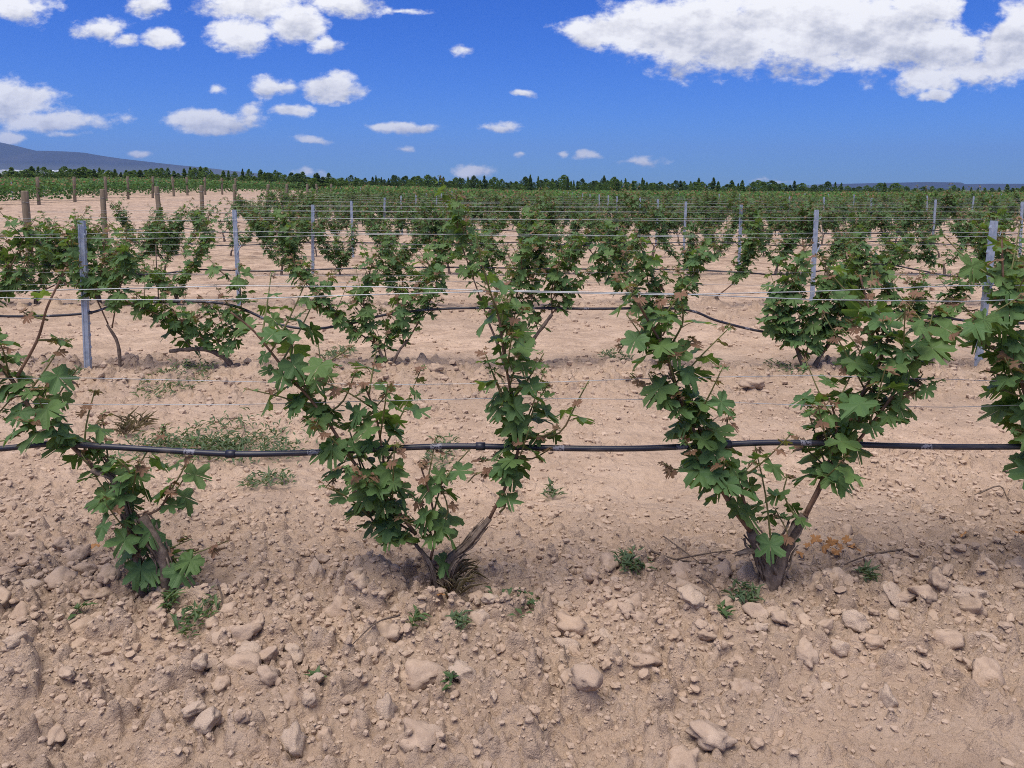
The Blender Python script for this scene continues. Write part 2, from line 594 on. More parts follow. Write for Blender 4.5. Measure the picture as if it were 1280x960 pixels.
m_bark = streak('vine_bark', (.06, .045, .035), (.16, .12, .095), (.27, .215, .175), (45, 45, 30), .008)
m_cane = streak('brown_cane', (.10, .06, .04), (.17, .10, .065), (.24, .155, .10), (60, 60, 40), .002, .6)
m_shoot = streak('green_shoot', (.10, .10, .04), (.14, .14, .05), (.15, .09, .05), (14, 14, 14), .001, .5)
m_wood = streak('weathered_post_wood', (.10, .08, .055), (.20, .16, .115), (.29, .24, .18), (26, 26, 2.2), .006, .9, (.15, .12, .09))
m_twig = streak('dead_twig', (.05, .037, .03), (.11, .08, .062), (.19, .145, .115), (50, 50, 50), .002)
m_dryleaf = streak('fallen_dry_leaf', (.20, .09, .04), (.33, .16, .06), (.40, .24, .11), (30, 30, 30), .002, .8)
m_treebark = streak('tree_bark', (.05, .04, .03), (.1, .08, .06), (.16, .13, .1), (20, 20, 4), .01)

m_galv, t = material('galvanised_steel')
o = t.n('ShaderNodeTexCoord').outputs['Object']
nz = t.noise(o, 22, 5, .6)
c = t.ramp(nz, [(.3, (.24, .29, .37)), (.5, (.33, .385, .47)), (.7, (.43, .48, .56))])
c = t.mix(t.range(t.noise(t.vmath('MULTIPLY', o, (30, 30, 5)), 1.0, 4, .6), .60, .72), c, (.30, .27, .24))
finish(t, c, t.range(nz, .3, .7, .42, .62), t.bump(nz, .12, .003), metal=.35, spec=.5)
m_wire, t = material('wire_steel')
finish(t, (.36, .38, .40), .45, metal=.45, spec=.5)

m_tube, t = material('black_drip_hose')
pp = t.n('ShaderNodeNewGeometry').outputs['Position']
sx = t.n('ShaderNodeSeparateXYZ')
t.set(sx.inputs[0], pp)
fr = t.math('FRACT', t.math('MULTIPLY_ADD', sx.outputs[0], 1 / .405, .12))
spot = t.math('LESS_THAN', t.math('ABSOLUTE', t.math('SUBTRACT', fr, .5)), .045)
spot = t.math('MULTIPLY', spot, t.math('GREATER_THAN', t.noise(pp, 150, 2, .5), .47))
dust = t.range(t.noise(t.vmath('MULTIPLY', pp, (12, 60, 60)), 1.0, 4, .6), .5, .78)
c = t.mix(t.math('MULTIPLY', dust, .55), (.010, .011, .022), (.17, .14, .12))
c = t.mix(t.math('MULTIPLY', spot, .4), c, (.36, .36, .42))
finish(t, c, .42, spec=.5)

m_rock, t = material('scrubby_mountain')
pp = t.n('ShaderNodeNewGeometry').outputs['Position']
sx = t.n('ShaderNodeSeparateXYZ')
t.set(sx.inputs[0], pp)
nz = t.noise(pp, .004, 6, .62)
c = t.ramp(nz, [(.3, (.014, .018, .018)), (.55, (.028, .031, .028)), (.75, (.05, .048, .04))])
low = t.range(t.math('ADD', sx.outputs[2], t.math('MULTIPLY', nz, 30)), 185, 150)
c = t.mix(t.math('MULTIPLY', low, .35), c, (.12, .13, .09))
finish(t, c, .95, spec=.1)

m_mesa, t = material('dark_mesa_rock')
pp = t.n('ShaderNodeNewGeometry').outputs['Position']
finish(t, t.ramp(t.noise(pp, .006, 5, .6), [(.3, (.014, .018, .018)), (.55, (.026, .028, .026)), (.75, (.045, .042, .036))]), .95, spec=.1)
m_plastic, t = material('white_greenhouse_film')
finish(t, (.72, .74, .76), .5, spec=.4)
m_greyfab, t = material('grey_plastic')
finish(t, (.10, .11, .13), .5, spec=.4)

# ------------------------------------------------------------------ ground: one sheet to the horizon
pyr = np.concatenate([np.arange(1180, 247, -1.05), np.linspace(246.5, 241.2, 16)])
cyv = (PPY - pyr) / FPX
vv = (cyv * CP - SP) / (CP + cyv * SP)
Yr = -CAM_H / vv
Yr = np.concatenate([[-14, -7, -3, -1, 0.2, .6], Yr[Yr > .8], np.geomspace(Yr[-1] * 1.2, 9800, 26)])
uc = np.concatenate([np.linspace(-1.7, -.86, 34), np.linspace(-.85, .85, 860), np.linspace(.86, 1.7, 34)])
YY, UU = np.meshgrid(Yr, uc, indexing='ij')
XX = UU * (np.maximum(YY, 0) + .6) + np.sign(UU) * 14 * np.maximum(0, (np.abs(UU) - .85) / .85)
spac = np.maximum(.0035, np.maximum(np.gradient(Yr)[:, None] * .6 * np.ones_like(UU), np.where(np.abs(UU) > .852, 5, .002 * (np.maximum(YY, 0) + .6))))
ZZ = lie(XX, YY) + np.where(YY < 300, relief_z(XX, YY, spac), 0)
nr, nc = XX.shape
idx = np.arange(nr * nc).reshape(nr, nc)
fc = np.stack([idx[:-1, :-1], idx[:-1, 1:], idx[1:, 1:], idx[1:, :-1]], -1).reshape(-1, 4)
ground = add('ground', big_mesh('ground', np.stack([XX, YY, ZZ], -1).reshape(-1, 3), fc, [m_soil], True))
tag(ground, 'dry pinkish tan vineyard soil broken into clods', kind='structure')


# ------------------------------------------------------------------ clods and stones
from mathutils import noise as mnoise


def rock_mesh(name, seed, mat, sub=3, squash=.7, facet=.5):
    r = random.Random(seed)
    bm = bmesh.new()
    bmesh.ops.create_icosphere(bm, subdivisions=sub, radius=1)
    cuts = [(Vector((r.uniform(-1, 1), r.uniform(-1, 1), r.uniform(-.6, 1))).normalized(), r.uniform(.55, .92)) for _ in range(9)]
    ph = [r.uniform(0, 9) for _ in range(6)]
    for v in bm.verts:
        p = v.co.copy()
        for n, d in cuts:
            e = p.dot(n) - d
            if e > 0:
                p -= n * e * (.9 * facet + .1)
        k = 1 + .10 * math.sin(p.x * 4 + ph[0]) * math.sin(p.y * 4.6 + ph[1]) + .42 * (mnoise.fractal(p * 1.7 + Vector((seed, 0, 0)), .7, 2.2, 6)) * (1.25 - .4 * facet) + .07 * mnoise.noise(p * 6 + Vector((0, seed, 0)))
        p *= k
        v.co = Vector((p.x, p.y * .82, p.z * squash))
    me = D.meshes.new(name)
    bm.to_mesh(me)
    bm.free()
    me.materials.append(mat)
    me.polygons.foreach_set('use_smooth', [True] * len(me.polygons))
    me.update()
    return me


CLODM = [rock_mesh('clod', 20 + i, m_clod, 3, random.uniform(.55, .8), random.uniform(.4, 1)) for i in range(9)]
STONEM = [rock_mesh('stone', 60 + i, m_stone, 3, random.uniform(.6, .85), 1.0) for i in range(5)]

# hand-placed ones that stand out: (px, py of centre, width px, height px, tilt of the long axis, stone?, label)
BIG = [(396, 696, 30, 34, 80, 1, 'pale upright stone left of the second vine trunk'),
       (300, 772, 46, 36, 10, 0, 'rounded brown clod beside the weeds under the left vine'),
       (424, 742, 38, 34, 20, 0, 'crumbly clod below the upright pale stone'),
       (527, 815, 60, 42, 5, 0, 'broad flat topped clod at the centre of the bare foreground'),
       (484, 860, 36, 34, 60, 1, 'knobbly pale stone below the broad flat topped clod'),
       (336, 829, 32, 30, -20, 0, 'loose clod with pale cap in the left foreground'),
       (35, 713, 42, 28, -10, 1, 'pale rounded stone near the left edge of the photo'),
       (93, 675, 38, 34, 30, 0, 'dull brown clod left of the nearest left vine trunk'),
       (890, 885, 56, 34, -15, 0, 'layered flaky clod at the bottom right of centre'),
       (1126, 740, 62, 24, -42, 1, 'long slab shaped stone lying aslant right of the V shaped vine'),
       (1110, 850, 34, 38, -55, 1, 'pointed upright pale stone in the right foreground'),
       (934, 704, 26, 34, -60, 1, 'grey pointed stone leaning at the foot of the V shaped vine'),
       (1048, 716, 42, 30, -20, 0, 'smooth clod just right of the V shaped vine trunk'),
       (1022, 717, 34, 26, 35, 0, 'rounded clod touching the right of the V shaped vine trunk'),
       (1132, 709, 30, 28, 15, 0, 'blocky clod above the long slab shaped stone'),
       (1271, 692, 40, 36, 0, 0, 'large round clod at the right edge of the photo'),
       (1100, 686, 32, 20, 10, 1, 'whitish flat stone under the dry leaves and twig'),
       (1159, 612, 20, 18, 30, 1, 'small white stone on the bare strip behind the right hose'),
       (1226, 735, 20, 17, 0, 0, 'small clod above and right of the slab shaped stone'),
       (1051, 795, 28, 20, -35, 1, 'pale wedge stone in the middle of the right foreground'),
       (1090, 786, 38, 22, 0, 0, 'low flat clod right of the pale wedge stone'),
       (935, 827, 44, 26, -12, 0, 'low cracked clod above the layered flaky clod'),
       (405, 886, 24, 26, -60, 0, 'small clod on edge at the bottom left'),
       (332, 804, 22, 17, -10, 1, 'bright flat stone chip in the left foreground'),
       (240, 872, 30, 18, 10, 1, 'thin pale flake at the lower left'),
       (46, 860, 22, 15, 15, 1, 'whitish flake at the far lower left'),
       (208, 805, 30, 20, 25, 0, 'cracked clod below the left weeds'),
       (545, 690, 26, 20, 0, 0, 'clod against the foot of the second vine trunk'),
       (598, 757, 26, 22, 45, 1, 'pale angular stone in front of the creeping weed'),
       (715, 757, 44, 32, -15, 0, 'crusty pale clod right of the creeping weed'),
       (940, 470, 30, 18, 0, 0, 'rounded clod on the alley left of the dense right vine'),
       (545, 459, 20, 14, 0, 0, 'pale clod in the heap right of the low bushy vine'),
       (525, 466, 16, 12, 0, 0, 'small pale clod nearest the low bushy vine')]
for (px, py, wp, hp, ang, st, lab) in BIG:
    x, y = on_ground(px, py + hp * .25)
    zdep = y * CP + (CAM_H) * SP
    sx_ = wp / FPX * zdep / 2
    sz_ = hp / FPX * zdep / 2 * 1.1
    me = random.choice(STONEM if st else CLODM)
    o = add('stone' if st else 'clod', me, None, (x, y, gz(x, y) + sz_ * .12))
    o.rotation_euler = (random.uniform(-.2, .2), -rad(ang) if abs(ang) < 50 else rad(random.uniform(-12, 12)), rad(ang) * .6 if abs(ang) < 50 else random.uniform(0, 3))
    if abs(ang) >= 50:
        o.scale = (sx_, sx_ * .9, sz_ * 1.35)
    else:
        o.scale = (sx_ * 1.05, sx_ * .85, sz_ * 1.15)
    tag(o, lab, 'stone' if st else 'clod', 'larger clods and stones on the bare soil')

# more clods, each a piece of the ground
cnt = 0
rr = random.Random(5)
while cnt < 262:
    px, py = rr.uniform(-10, 1290), rr.triangular(570, 950, 740)
    x, y = on_ground(px, py)
    m, _ = rowmask(np.array([x]), np.array([y]))
    if rr.random() > .25 + .8 * m[0]:
        continue
    if y > 2.9 and rr.random() < .6:
        continue
    s = .014 + .038 * rr.random() ** 2.4
    o = add('clod', rr.choice(CLODM if rr.random() < .8 else STONEM), ground, (x, y, gz(x, y) + s * .1))
    o.rotation_euler = (rr.uniform(-.5, .5), rr.uniform(-.5, .5), rr.uniform(0, 6.28))
    o.scale = (s * rr.uniform(.9, 1.4), s * rr.uniform(.8, 1.2), s * rr.uniform(.7, 1.1))
    cnt += 1

# crumbs: tens of thousands of small real lumps, joined
def lumps_object(name, label, pxc, pyc, sub, size_fn, base, slopek, hard, mat, smooth):
    bmc = bmesh.new()
    bmesh.ops.create_icosphere(bmc, subdivisions=sub, radius=1)
    ico_v = np.array([v.co[:] for v in bmc.verts])
    ico_f = np.array([[v.index for v in f.verts] for f in bmc.faces])
    bmc.free()
    cx_, cy_ = (pxc - 640) / FPX, (PPY - pyc) / FPX
    den = CP + cy_ * SP
    yc = -CAM_H / ((cy_ * CP - SP) / den)
    xc = cx_ / den * yc
    mk, _ = rowmask(xc, yc)
    keep = RNG.random(len(xc)) < (base + slopek * mk + 1.2 * (fbm(xc * 1.1, yc * 1.1, 60, 3) - .5))
    xc, yc = xc[keep], yc[keep]
    n = len(xc)
    sz = size_fn(n, yc)
    zc = lie(xc, yc) + relief_z(xc, yc, np.maximum(.004, yc * yc * .0006))
    th = RNG.uniform(0, 6.28, n)
    asp = RNG.uniform(.65, 1.35, (n, 3)) * np.array([1, 1, .75])
    k1 = RNG.normal(0, 1.6, (n, 3))
    wob_ = np.sin(ico_v[None] @ k1[:, :, None] + RNG.uniform(0, 6, (n, 1, 1)))
    lv = ico_v[None] * (1 + RNG.uniform(-hard, hard, (n, len(ico_v), 1)) + .16 * wob_)
    for _ in range(5 if sub > 1 else 0):
        pn = RNG.normal(0, 1, (n, 3))
        pn /= np.linalg.norm(pn, axis=1)[:, None]
        e = np.maximum(0, np.einsum('nvk,nk->nv', lv, pn) - RNG.uniform(.45, .85, (n, 1)))
        lv = lv - e[..., None] * pn[:, None]
    lv = lv * asp[:, None] * sz[:, None, None]
    ct, st_ = np.cos(th)[:, None], np.sin(th)[:, None]
    vx = lv[..., 0] * ct - lv[..., 1] * st_ + xc[:, None]
    vy = lv[..., 0] * st_ + lv[..., 1] * ct + yc[:, None]
    vz = lv[..., 2] + (zc + sz * (.18 if sub == 1 else -.05))[:, None]
    cf = (ico_f[None] + (np.arange(n) * len(ico_v))[:, None, None]).reshape(-1, 3)
    o = add(name, big_mesh(name, np.stack([vx, vy, vz], -1).reshape(-1, 3), cf, [mat], smooth))
    tag(o, label, kind='stuff')


NCR = 42000
lumps_object('soil_crumbs', 'small loose crumbs of dry soil scattered over the ground', RNG.uniform(-60, 1340, NCR),
             np.concatenate([RNG.triangular(440, 700, 985, NCR - 22000), RNG.uniform(335, 640, 22000)]), 1,
             lambda n, yc: (.0035 + .010 * RNG.random(n) ** 3) * np.clip(yc / 2.6, .8, 2.6), .30, .55, .28, m_clod, False)
lumps_object('soil_lumps', 'middling lumps of dry soil heaped along the vine rows', RNG.uniform(-60, 1340, 2900), np.concatenate([RNG.triangular(620, 715, 930, 2100), RNG.uniform(430, 480, 800)]), 2,
             lambda n, yc: (.008 + .013 * RNG.random(n) ** 1.7) * np.clip(yc / 2.8, .9, 1.5), .02, .66, .10, m_clod, False)


# ------------------------------------------------------------------ vine leaves
def leaf_outline(r, teeth=True, depth=1.0):
    keys = [(0, 1.0), (27, .50), (52, .96), (84, .47), (114, .82), (136, .60), (154, .66), (176, .16)]
    keys = [(a + (r.uniform(-4, 4) if 0 < a < 176 else 0), q * r.uniform(.93, 1.07) if i % 2 == 0 else 1 - (1 - q) * depth * r.uniform(.85, 1.15)) for i, (a, q) in enumerate(keys)]
    keys[-1] = (176, .16)

    def side():
        out = []
        for (a0, q0), (a1, q1) in zip(keys, keys[1:]):
            out.append((a0, q0))
            if teeth:
                for k in (1, 2, 3):
                    tt = k / 4
                    full = (.16, .34, .70)[k - 1] if q0 > q1 else (.30, .66, .84)[k - 1]
                    out.append((a0 + (a1 - a0) * (tt + r.uniform(-.04, .04)), (q0 + (q1 - q0) * full) * (1 + (.055 if k == 2 else -.035)) + r.uniform(-.018, .018)))
        out.append(keys[-1])
        return out
    s1, s2 = side(), side()
    pts = [(a, q) for a, q in s1] + [(-a, q) for a, q in reversed(s2[1:])]
    return [(math.sin(rad(a)) * q, math.cos(rad(a)) * q) for a, q in pts]


def leaf_geo(seed, teeth=True, pet=True):
    r = random.Random(seed)
    o2 = leaf_outline(r, teeth, r.uniform(.8, 1.2))
    droop, cup, wav = r.uniform(.10, .55), r.uniform(-.5, .6), r.uniform(.05, .15)
    ph, tw = r.uniform(0, 6.28), r.uniform(-.25, .25)

    def z(x, y):
        q, a = math.hypot(x, y), math.atan2(x, y)
        return -droop * (y * .6 + .4) ** 2 * (1 if y > -.2 else .2) - cup * x * x + wav * q * math.cos(5 * a + ph) * 1.2 + .10 * abs(x) * q + tw * x * y
    V = [(0, 0, 0)] + [(x, y, z(x, y)) for x, y in o2]
    n = len(o2)
    F = [(0, i + 1 if i else 1, i) if False else (0, i + 1, i) for i in range(1, n)]
    F = [(0, b, a) for (_, b, a) in F]
    mi = [0] * len(F)
    if pet:
        b = len(V)
        e = Vector((0, -.75, -.30))
        for p, q in ((Vector((0, 0, -.004)), .020), (e * .5 + Vector((0, 0, .05)), .022), (e, .03)):
            for k in range(3):
                a = 2.09 * k
                V.append(tuple(p + Vector((math.cos(a) * q, 0, math.sin(a) * q))))
        for i in range(2):
            for k in range(3):
                k2 = (k + 1) % 3
                F.append((b + i * 3 + k, b + i * 3 + k2, b + (i + 1) * 3 + k2, b + (i + 1) * 3 + k))
                mi.append(1)
    return V, F, mi


PETV = Vector((0, -.75, -.30))
LEAFM = {}
for kind, mt in (('old', m_leaf_old), ('mid', m_leaf_mid), ('new', m_leaf_new)):
    LEAFM[kind] = []
    for i in range(7):
        v, f, mi = leaf_geo(300 + i)
        # orient faces upward
        LEAFM[kind].append(mesh('leaf', v, [tuple(reversed(q)) for q in f], [mt, m_shoot], True, mi))
# simple leaf for foliage seen from afar (no teeth)
LOWLEAF = []
for i in range(4):
    v, f, mi = leaf_geo(400 + i, False, False)
    LOWLEAF.append((np.array(v), np.array([tuple(reversed(q)) for q in f])))


def path_points(path, step):
    out, acc_, want = [], 0.0, step * .6
    for a, b in zip(path, path[1:]):
        L = (b - a).length
        while want <= acc_ + L and L > 1e-9:
            t_ = (want - acc_) / L
            out.append((a + (b - a) * t_, (b - a).normalized(), want))
            want += step
        acc_ += L
    return out, acc_


def leaf_matrix(P, az, r, droopy, rnd):
    out = Vector((math.cos(az), math.sin(az), 0))
    tip = (out * rnd.uniform(.5, 1) + Vector((0, 0, -1)) * droopy + Vector((rnd.uniform(-.3, .3), rnd.uniform(-.3, .3), 0))).normalized()
    nrm = (Vector((0, 0, 1)) * rnd.uniform(.5, 1.1) + out * rnd.uniform(.15, .9) + Vector((rnd.uniform(-.45, .45), rnd.uniform(-.45, .45), 0)))
    nrm = (nrm - tip * nrm.dot(tip)).normalized()
    x = tip.cross(nrm)
    R = Matrix((x, tip, nrm)).transposed()
    B = P - R @ (PETV * r)
    M = R.to_4x4() @ Matrix.Scale(r, 4)
    M.translation = B
    return M


def grow(rnd, canes, laterals, size, step=.055, lat_len=(.10, .26), bronze=.85, bare=0.0):
    """canes, laterals: lists of point lists. Returns shoots [(pts, radii, kind)] and leaves [(matrix, kind)]"""
    shoots, leaves, tips = [], [], []

    def clothe(path, sz, bare0, is_tip):
        pts, L = path_points(path, step)
        az0 = rnd.uniform(0, 6.28)
        for i, (P, d, s) in enumerate(pts):
            fr = s / max(L, .01)
            if fr < bare0 or rnd.random() < bare:
                continue
            az = az0 + i * 2.6 + rnd.uniform(-.6, .6)
            near_tip = is_tip and L - s < .10
            r = sz * rnd.triangular(.5, 1.3, 1.0)
            kind = 'old' if rnd.random() < .50 else 'mid'
            if is_tip:
                r *= 1 - .62 * max(0, (fr - .45) / .55)
                if fr > .62:
                    kind = 'mid' if rnd.random() < .7 else kind
                if near_tip and rnd.random() < bronze:
                    kind = 'new'
                    r = min(r, sz * .45)
            leaves.append((leaf_matrix(P, az, r, rnd.uniform(-.1, .8) * (.5 if near_tip else 1), rnd), kind))
        if is_tip:
            tips.append([(leaf_matrix(path[-1] - (path[-1] - path[-2]).normalized() * rnd.uniform(0, .04), rnd.uniform(0, 6.28), sz * rnd.uniform(.18, .36), rnd.uniform(-.5, .3), rnd), 'new' if rnd.random() < bronze else 'mid') for k in range(rnd.randint(3, 6))])
    for path, r0, r1, bare0, nlat in canes:
        sm = catmull(path, 4)
        shoots.append((sm, [r0 + (r1 - r0) * i / (len(sm) - 1) for i in range(len(sm))], 'cane'))
        clothe(sm, size, bare0, True)
        pts, L = path_points(sm, .05)
        cand = [q for q in pts if q[2] / L > max(bare0, .12) and q[2] / L < .9]
        for (P, d, s) in rnd.sample(cand, min(nlat, len(cand))):
            az = rnd.uniform(0, 6.28)
            ln = rnd.uniform(*lat_len)
            dr = (Vector((math.cos(az), math.sin(az) * .8, rnd.uniform(.1, 1.2))) + d * .4).normalized()
            q = [P, P + dr * ln * .5 + Vector((0, 0, .01)), P + dr * ln + Vector((0, 0, rnd.uniform(-.02, .06)))]
            laterals.append((q, .0035, .0018))
    for q, r0, r1 in laterals:
        sm = catmull(q, 3)
        shoots.append((sm, [r0 + (r1 - r0) * i / (len(sm) - 1) for i in range(len(sm))], 'shoot'))
        clothe(sm, size * .92, 0.0, True)
    return shoots, leaves, tips


def make_vine(loc, rnd, trunks, canes, laterals, size, step=.055, group=None, label=None, individual=True, bare=0.0, lat_len=(.10, .26), bronze=.65):
    root = empty('grapevine', loc)
    tag(root, label, 'grapevine', group)
    for path, r0, r1 in trunks:
        sm = catmull(path, 4)
        k = len(sm)
        rds = [(r0 + (r1 - r0) * (i / (k - 1)) ** .8) * (1 + .10 * math.sin(i * 2.1 + r0 * 900)) for i in range(k)]
        add('trunk', tube_mesh('trunk', sm, rds, m_bark, 9 if individual else 6, .14), root)
    if individual and loc[1] < 3:
        V, F = [], []
        for path, r0, r1 in trunks:
            sm = catmull(path, 3)
            for q in range(16):
                i = rnd.randrange(0, max(1, len(sm) - 3))
                a = rnd.uniform(0, 6.28)
                off = Vector((math.cos(a), math.sin(a), 0)) * (r0 * 1.02)
                seg = [sm[j] + off * (1 + .25 * (j - i == 2) + rnd.uniform(-.08, .12)) for j in range(i, min(i + rnd.randint(3, 5), len(sm)))]
                if len(seg) > 2:
                    v, f = tube_geo(seg, [rnd.uniform(.0015, .004)] * len(seg), 4, .3, len(V))
                    V += v
                    F += f
        add('bark_strips', mesh('bark_strips', V, F, m_bark), root)['kind'] = 'stuff'
    shoots, leaves, tips = grow(rnd, canes, list(laterals), size, step, lat_len, bronze, bare)
    if individual:
        for pts, rds, kd in shoots:
            add(kd, tube_mesh(kd, pts, rds, m_cane if kd == 'cane' else m_shoot, 6 if kd == 'cane' else 5, .06), root)
        for tp in tips:
            q = add('shoot_tip', foliage_mesh(tp, rnd, (m_leaf_tip, m_leaf_tip, m_leaf_tip2)), root)
        if len(leaves) > 296:
            leaves = sorted(leaves, key=lambda a: -a[0].to_scale().x)[:296]
        for M, kd in leaves:
            o = D.objects.new('leaf', rnd.choice(LEAFM[kd]))
            o.parent = root
            o.matrix_basis = M
            COL.objects.link(o)
    else:
        for tp in tips:
            leaves += tp
        V, F = [], []
        for pts, rds, kd in shoots:
            v, f = tube_geo(pts, rds, 4, 0, len(V))
            V += v
            F += f
        add('canes', mesh('canes', V, F, m_cane), root)['kind'] = 'stuff'
        add('foliage', foliage_mesh(leaves, rnd), root)['kind'] = 'stuff'
    return root


def foliage_mesh(leaves, rnd, mats=None):
    vs, fs, ms, base = [], [], [], 0
    for M, kd in leaves:
        lv_, lf_ = rnd.choice(LOWLEAF)
        A = np.array(M)
        vs.append(lv_ @ A[:3, :3].T + A[:3, 3])
        fs.append(lf_ + base)
        ms.append(np.full(len(lf_), ('old', 'mid', 'new').index(kd)))
        base += len(lv_)
    return big_mesh('foliage', np.concatenate(vs), np.concatenate(fs), mats or [m_fol_old, m_fol_mid, m_fol_new], True, np.concatenate(ms))


def copy_tree(root, loc, rz, sc):
    r = root.copy()
    r.location, r.rotation_euler, r.scale = loc, (0, 0, rz), (sc, sc, sc)
    COL.objects.link(r)
    for ch in root.children:
        c_ = ch.copy()
        c_.parent = r
        COL.objects.link(c_)
    return r


# ------------------------------------------------------------------ front row and second row: traced where they stand
def local(base, pix, Y, jit=.05, rnd=random, z0=0.0):
    out = []
    off = 0
    for i, (px, py) in enumerate(pix):
        p = at(px, py, Y)
        off += rnd.uniform(-jit, jit)
        out.append(Vector((p.x - base[0], off if i else 0, p.z - base[2])))
    return out


def traced_vine(base_px, Y, trunks, canes, lats, size, label, group, step=.040, nlat=7, bare=0.0, jit=.035, seed=1, lat_len=(.12, .28)):
    rnd = random.Random(seed)
    b = at(*base_px, Y)
    zg = gz(b.x, Y)
    base = (b.x, Y, zg)
    T = []
    for pix, r0, r1 in trunks:
        p = local(base, pix, Y, .012, rnd)
        p[0] = Vector((p[0].x, p[0].y, min(p[0].z, -.05)))
        T.append((p, r0, r1))
    Cn = [(local(base, pix, Y, jit, rnd), r0, .003, b0, int((nl if nl is not None else nlat) * 1.5)) for pix, r0, b0, nl in canes]
    La = [(local(base, pix, Y, jit, rnd), .004, .002) for pix in lats]
    return make_vine(base, rnd, T, Cn, La, size, step, group, label, True, bare, lat_len)


G1 = 'grapevines of the nearest row'
Y1 = row_y(1)
traced_vine((205, 726), Y1, [([(208, 732), (207, 705), (195, 675), (178, 645)], .024, .017), ([(178, 645), (150, 612), (118, 585)], .014, .008)],
            [([(120, 587), (85, 555), (45, 515), (5, 470), (-30, 435), (-60, 400)], .008, .05, 8),
             ([(22, 470), (45, 425), (62, 385), (74, 355), (78, 335)], .0055, .75, 0),
             ([(207, 722), (185, 705), (170, 680), (160, 640)], .005, .0, 7),
             ([(178, 645), (195, 640), (208, 620), (217, 602)], .005, .2, 4),
             ([(182, 655), (160, 640), (135, 610), (120, 585), (95, 560)], .005, .0, 7), ([(200, 700), (172, 712), (155, 700)], .004, .1, 3)],
            [[(105, 575), (102, 535), (108, 492)], [(50, 520), (30, 540), (5, 545)], [(20, 490), (8, 500), (-15, 525)], [(150, 612), (165, 590), (150, 570)],
             [(60, 400), (40, 395), (25, 388)], [(48, 425), (60, 428), (70, 432)]],
            .062, 'nearest row vine leaning left from a bent trunk at the left', G1, seed=3)
traced_vine((553, 726), Y1, [([(548, 732), (560, 705), (585, 680), (612, 648)], .020, .011), ([(556, 732), (566, 706), (580, 690)], .012, .006),
                             ([(548, 728), (538, 705), (520, 680)], .011, .006)],
            [([(520, 668), (490, 630), (448, 580), (405, 520), (360, 460), (325, 412), (300, 385)], .007, .0, 10),
             ([(612, 648), (632, 605), (648, 560), (640, 500), (630, 440), (624, 395), (612, 362)], .006, .12, 8),
             ([(538, 700), (545, 665), (540, 620), (525, 575)], .005, .0, 7), ([(520, 680), (495, 672), (465, 650), (450, 610)], .005, .0, 8),
             ([(520, 668), (480, 650), (462, 640)], .004, .2, 1),
             ([(490, 630), (480, 580), (470, 520), (455, 475)], .005, .1, 4)],
            [[(650, 560), (668, 515), (688, 482)], [(645, 570), (665, 575), (690, 560)], [(640, 585), (620, 575), (598, 580)], [(645, 540), (670, 545), (700, 535)], [(655, 545), (700, 548), (722, 510), (738, 478)], [(448, 580), (425, 590), (410, 605)], [(405, 520), (430, 500), (445, 462)],
             [(640, 590), (600, 590), (585, 600)], [(625, 640), (632, 625), (630, 610)], [(625, 420), (640, 395), (628, 370)], [(545, 665), (560, 640), (548, 600)]],
            .062, 'nearest row vine with a bare grey arm to the right and a leafy arm left', G1, seed=8)
traced_vine((962, 726), Y1, [([(962, 735), (962, 712), (955, 692), (938, 664)], .034, .019), ([(964, 730), (975, 702), (990, 672), (1006, 645)], .028, .016),
                             ([(960, 712), (945, 690), (920, 690)], .014, .006)],
            [([(938, 664), (908, 622), (878, 565), (850, 500), (830, 440), (808, 400), (782, 355)], .010, .08, 16),
             ([(1006, 645), (1040, 602), (1066, 560), (1090, 505), (1112, 450), (1095, 395), (1082, 345)], .010, .15, 14),
             ([(938, 664), (925, 610), (895, 560), (860, 520)], .006, .3, 8),
             ([(1006, 645), (1030, 590), (1050, 540), (1040, 500)], .006, .3, 7),
             ([(1066, 560), (1110, 500), (1140, 450), (1170, 425), (1205, 400)], .006, .1, 6)],
            [[(965, 690), (958, 620), (946, 556)], [(850, 500), (815, 490), (790, 470)], [(1000, 655), (985, 625), (990, 600)], [(820, 430), (790, 420), (772, 440)],
             [(1090, 505), (1130, 500), (1160, 470)], [(880, 570), (850, 590), (830, 580)], [(975, 690), (985, 670), (972, 640)], [(840, 430), (850, 400), (846, 372)]],
            .068, 'largest nearest row vine, a dense leafy V on a thick forked trunk', G1, seed=21, step=.042)
traced_vine((1365, 724), Y1, [([(1365, 730), (1350, 690), (1325, 650)], .028, .016)],
            [([(1325, 650), (1300, 580), (1288, 500), (1278, 430), (1262, 360), (1262, 300)], .009, .05, 12),
             ([(1350, 690), (1400, 600), (1440, 500), (1470, 400)], .009, .05, 8)],
            [[(1288, 500), (1262, 490), (1250, 470)], [(1268, 390), (1225, 400), (1205, 392)], [(1290, 540), (1275, 540), (1262, 535)], [(1285, 470), (1265, 450), (1258, 440)]],
            .072, 'nearest row vine cut off by the right edge of the photo', G1, seed=33)

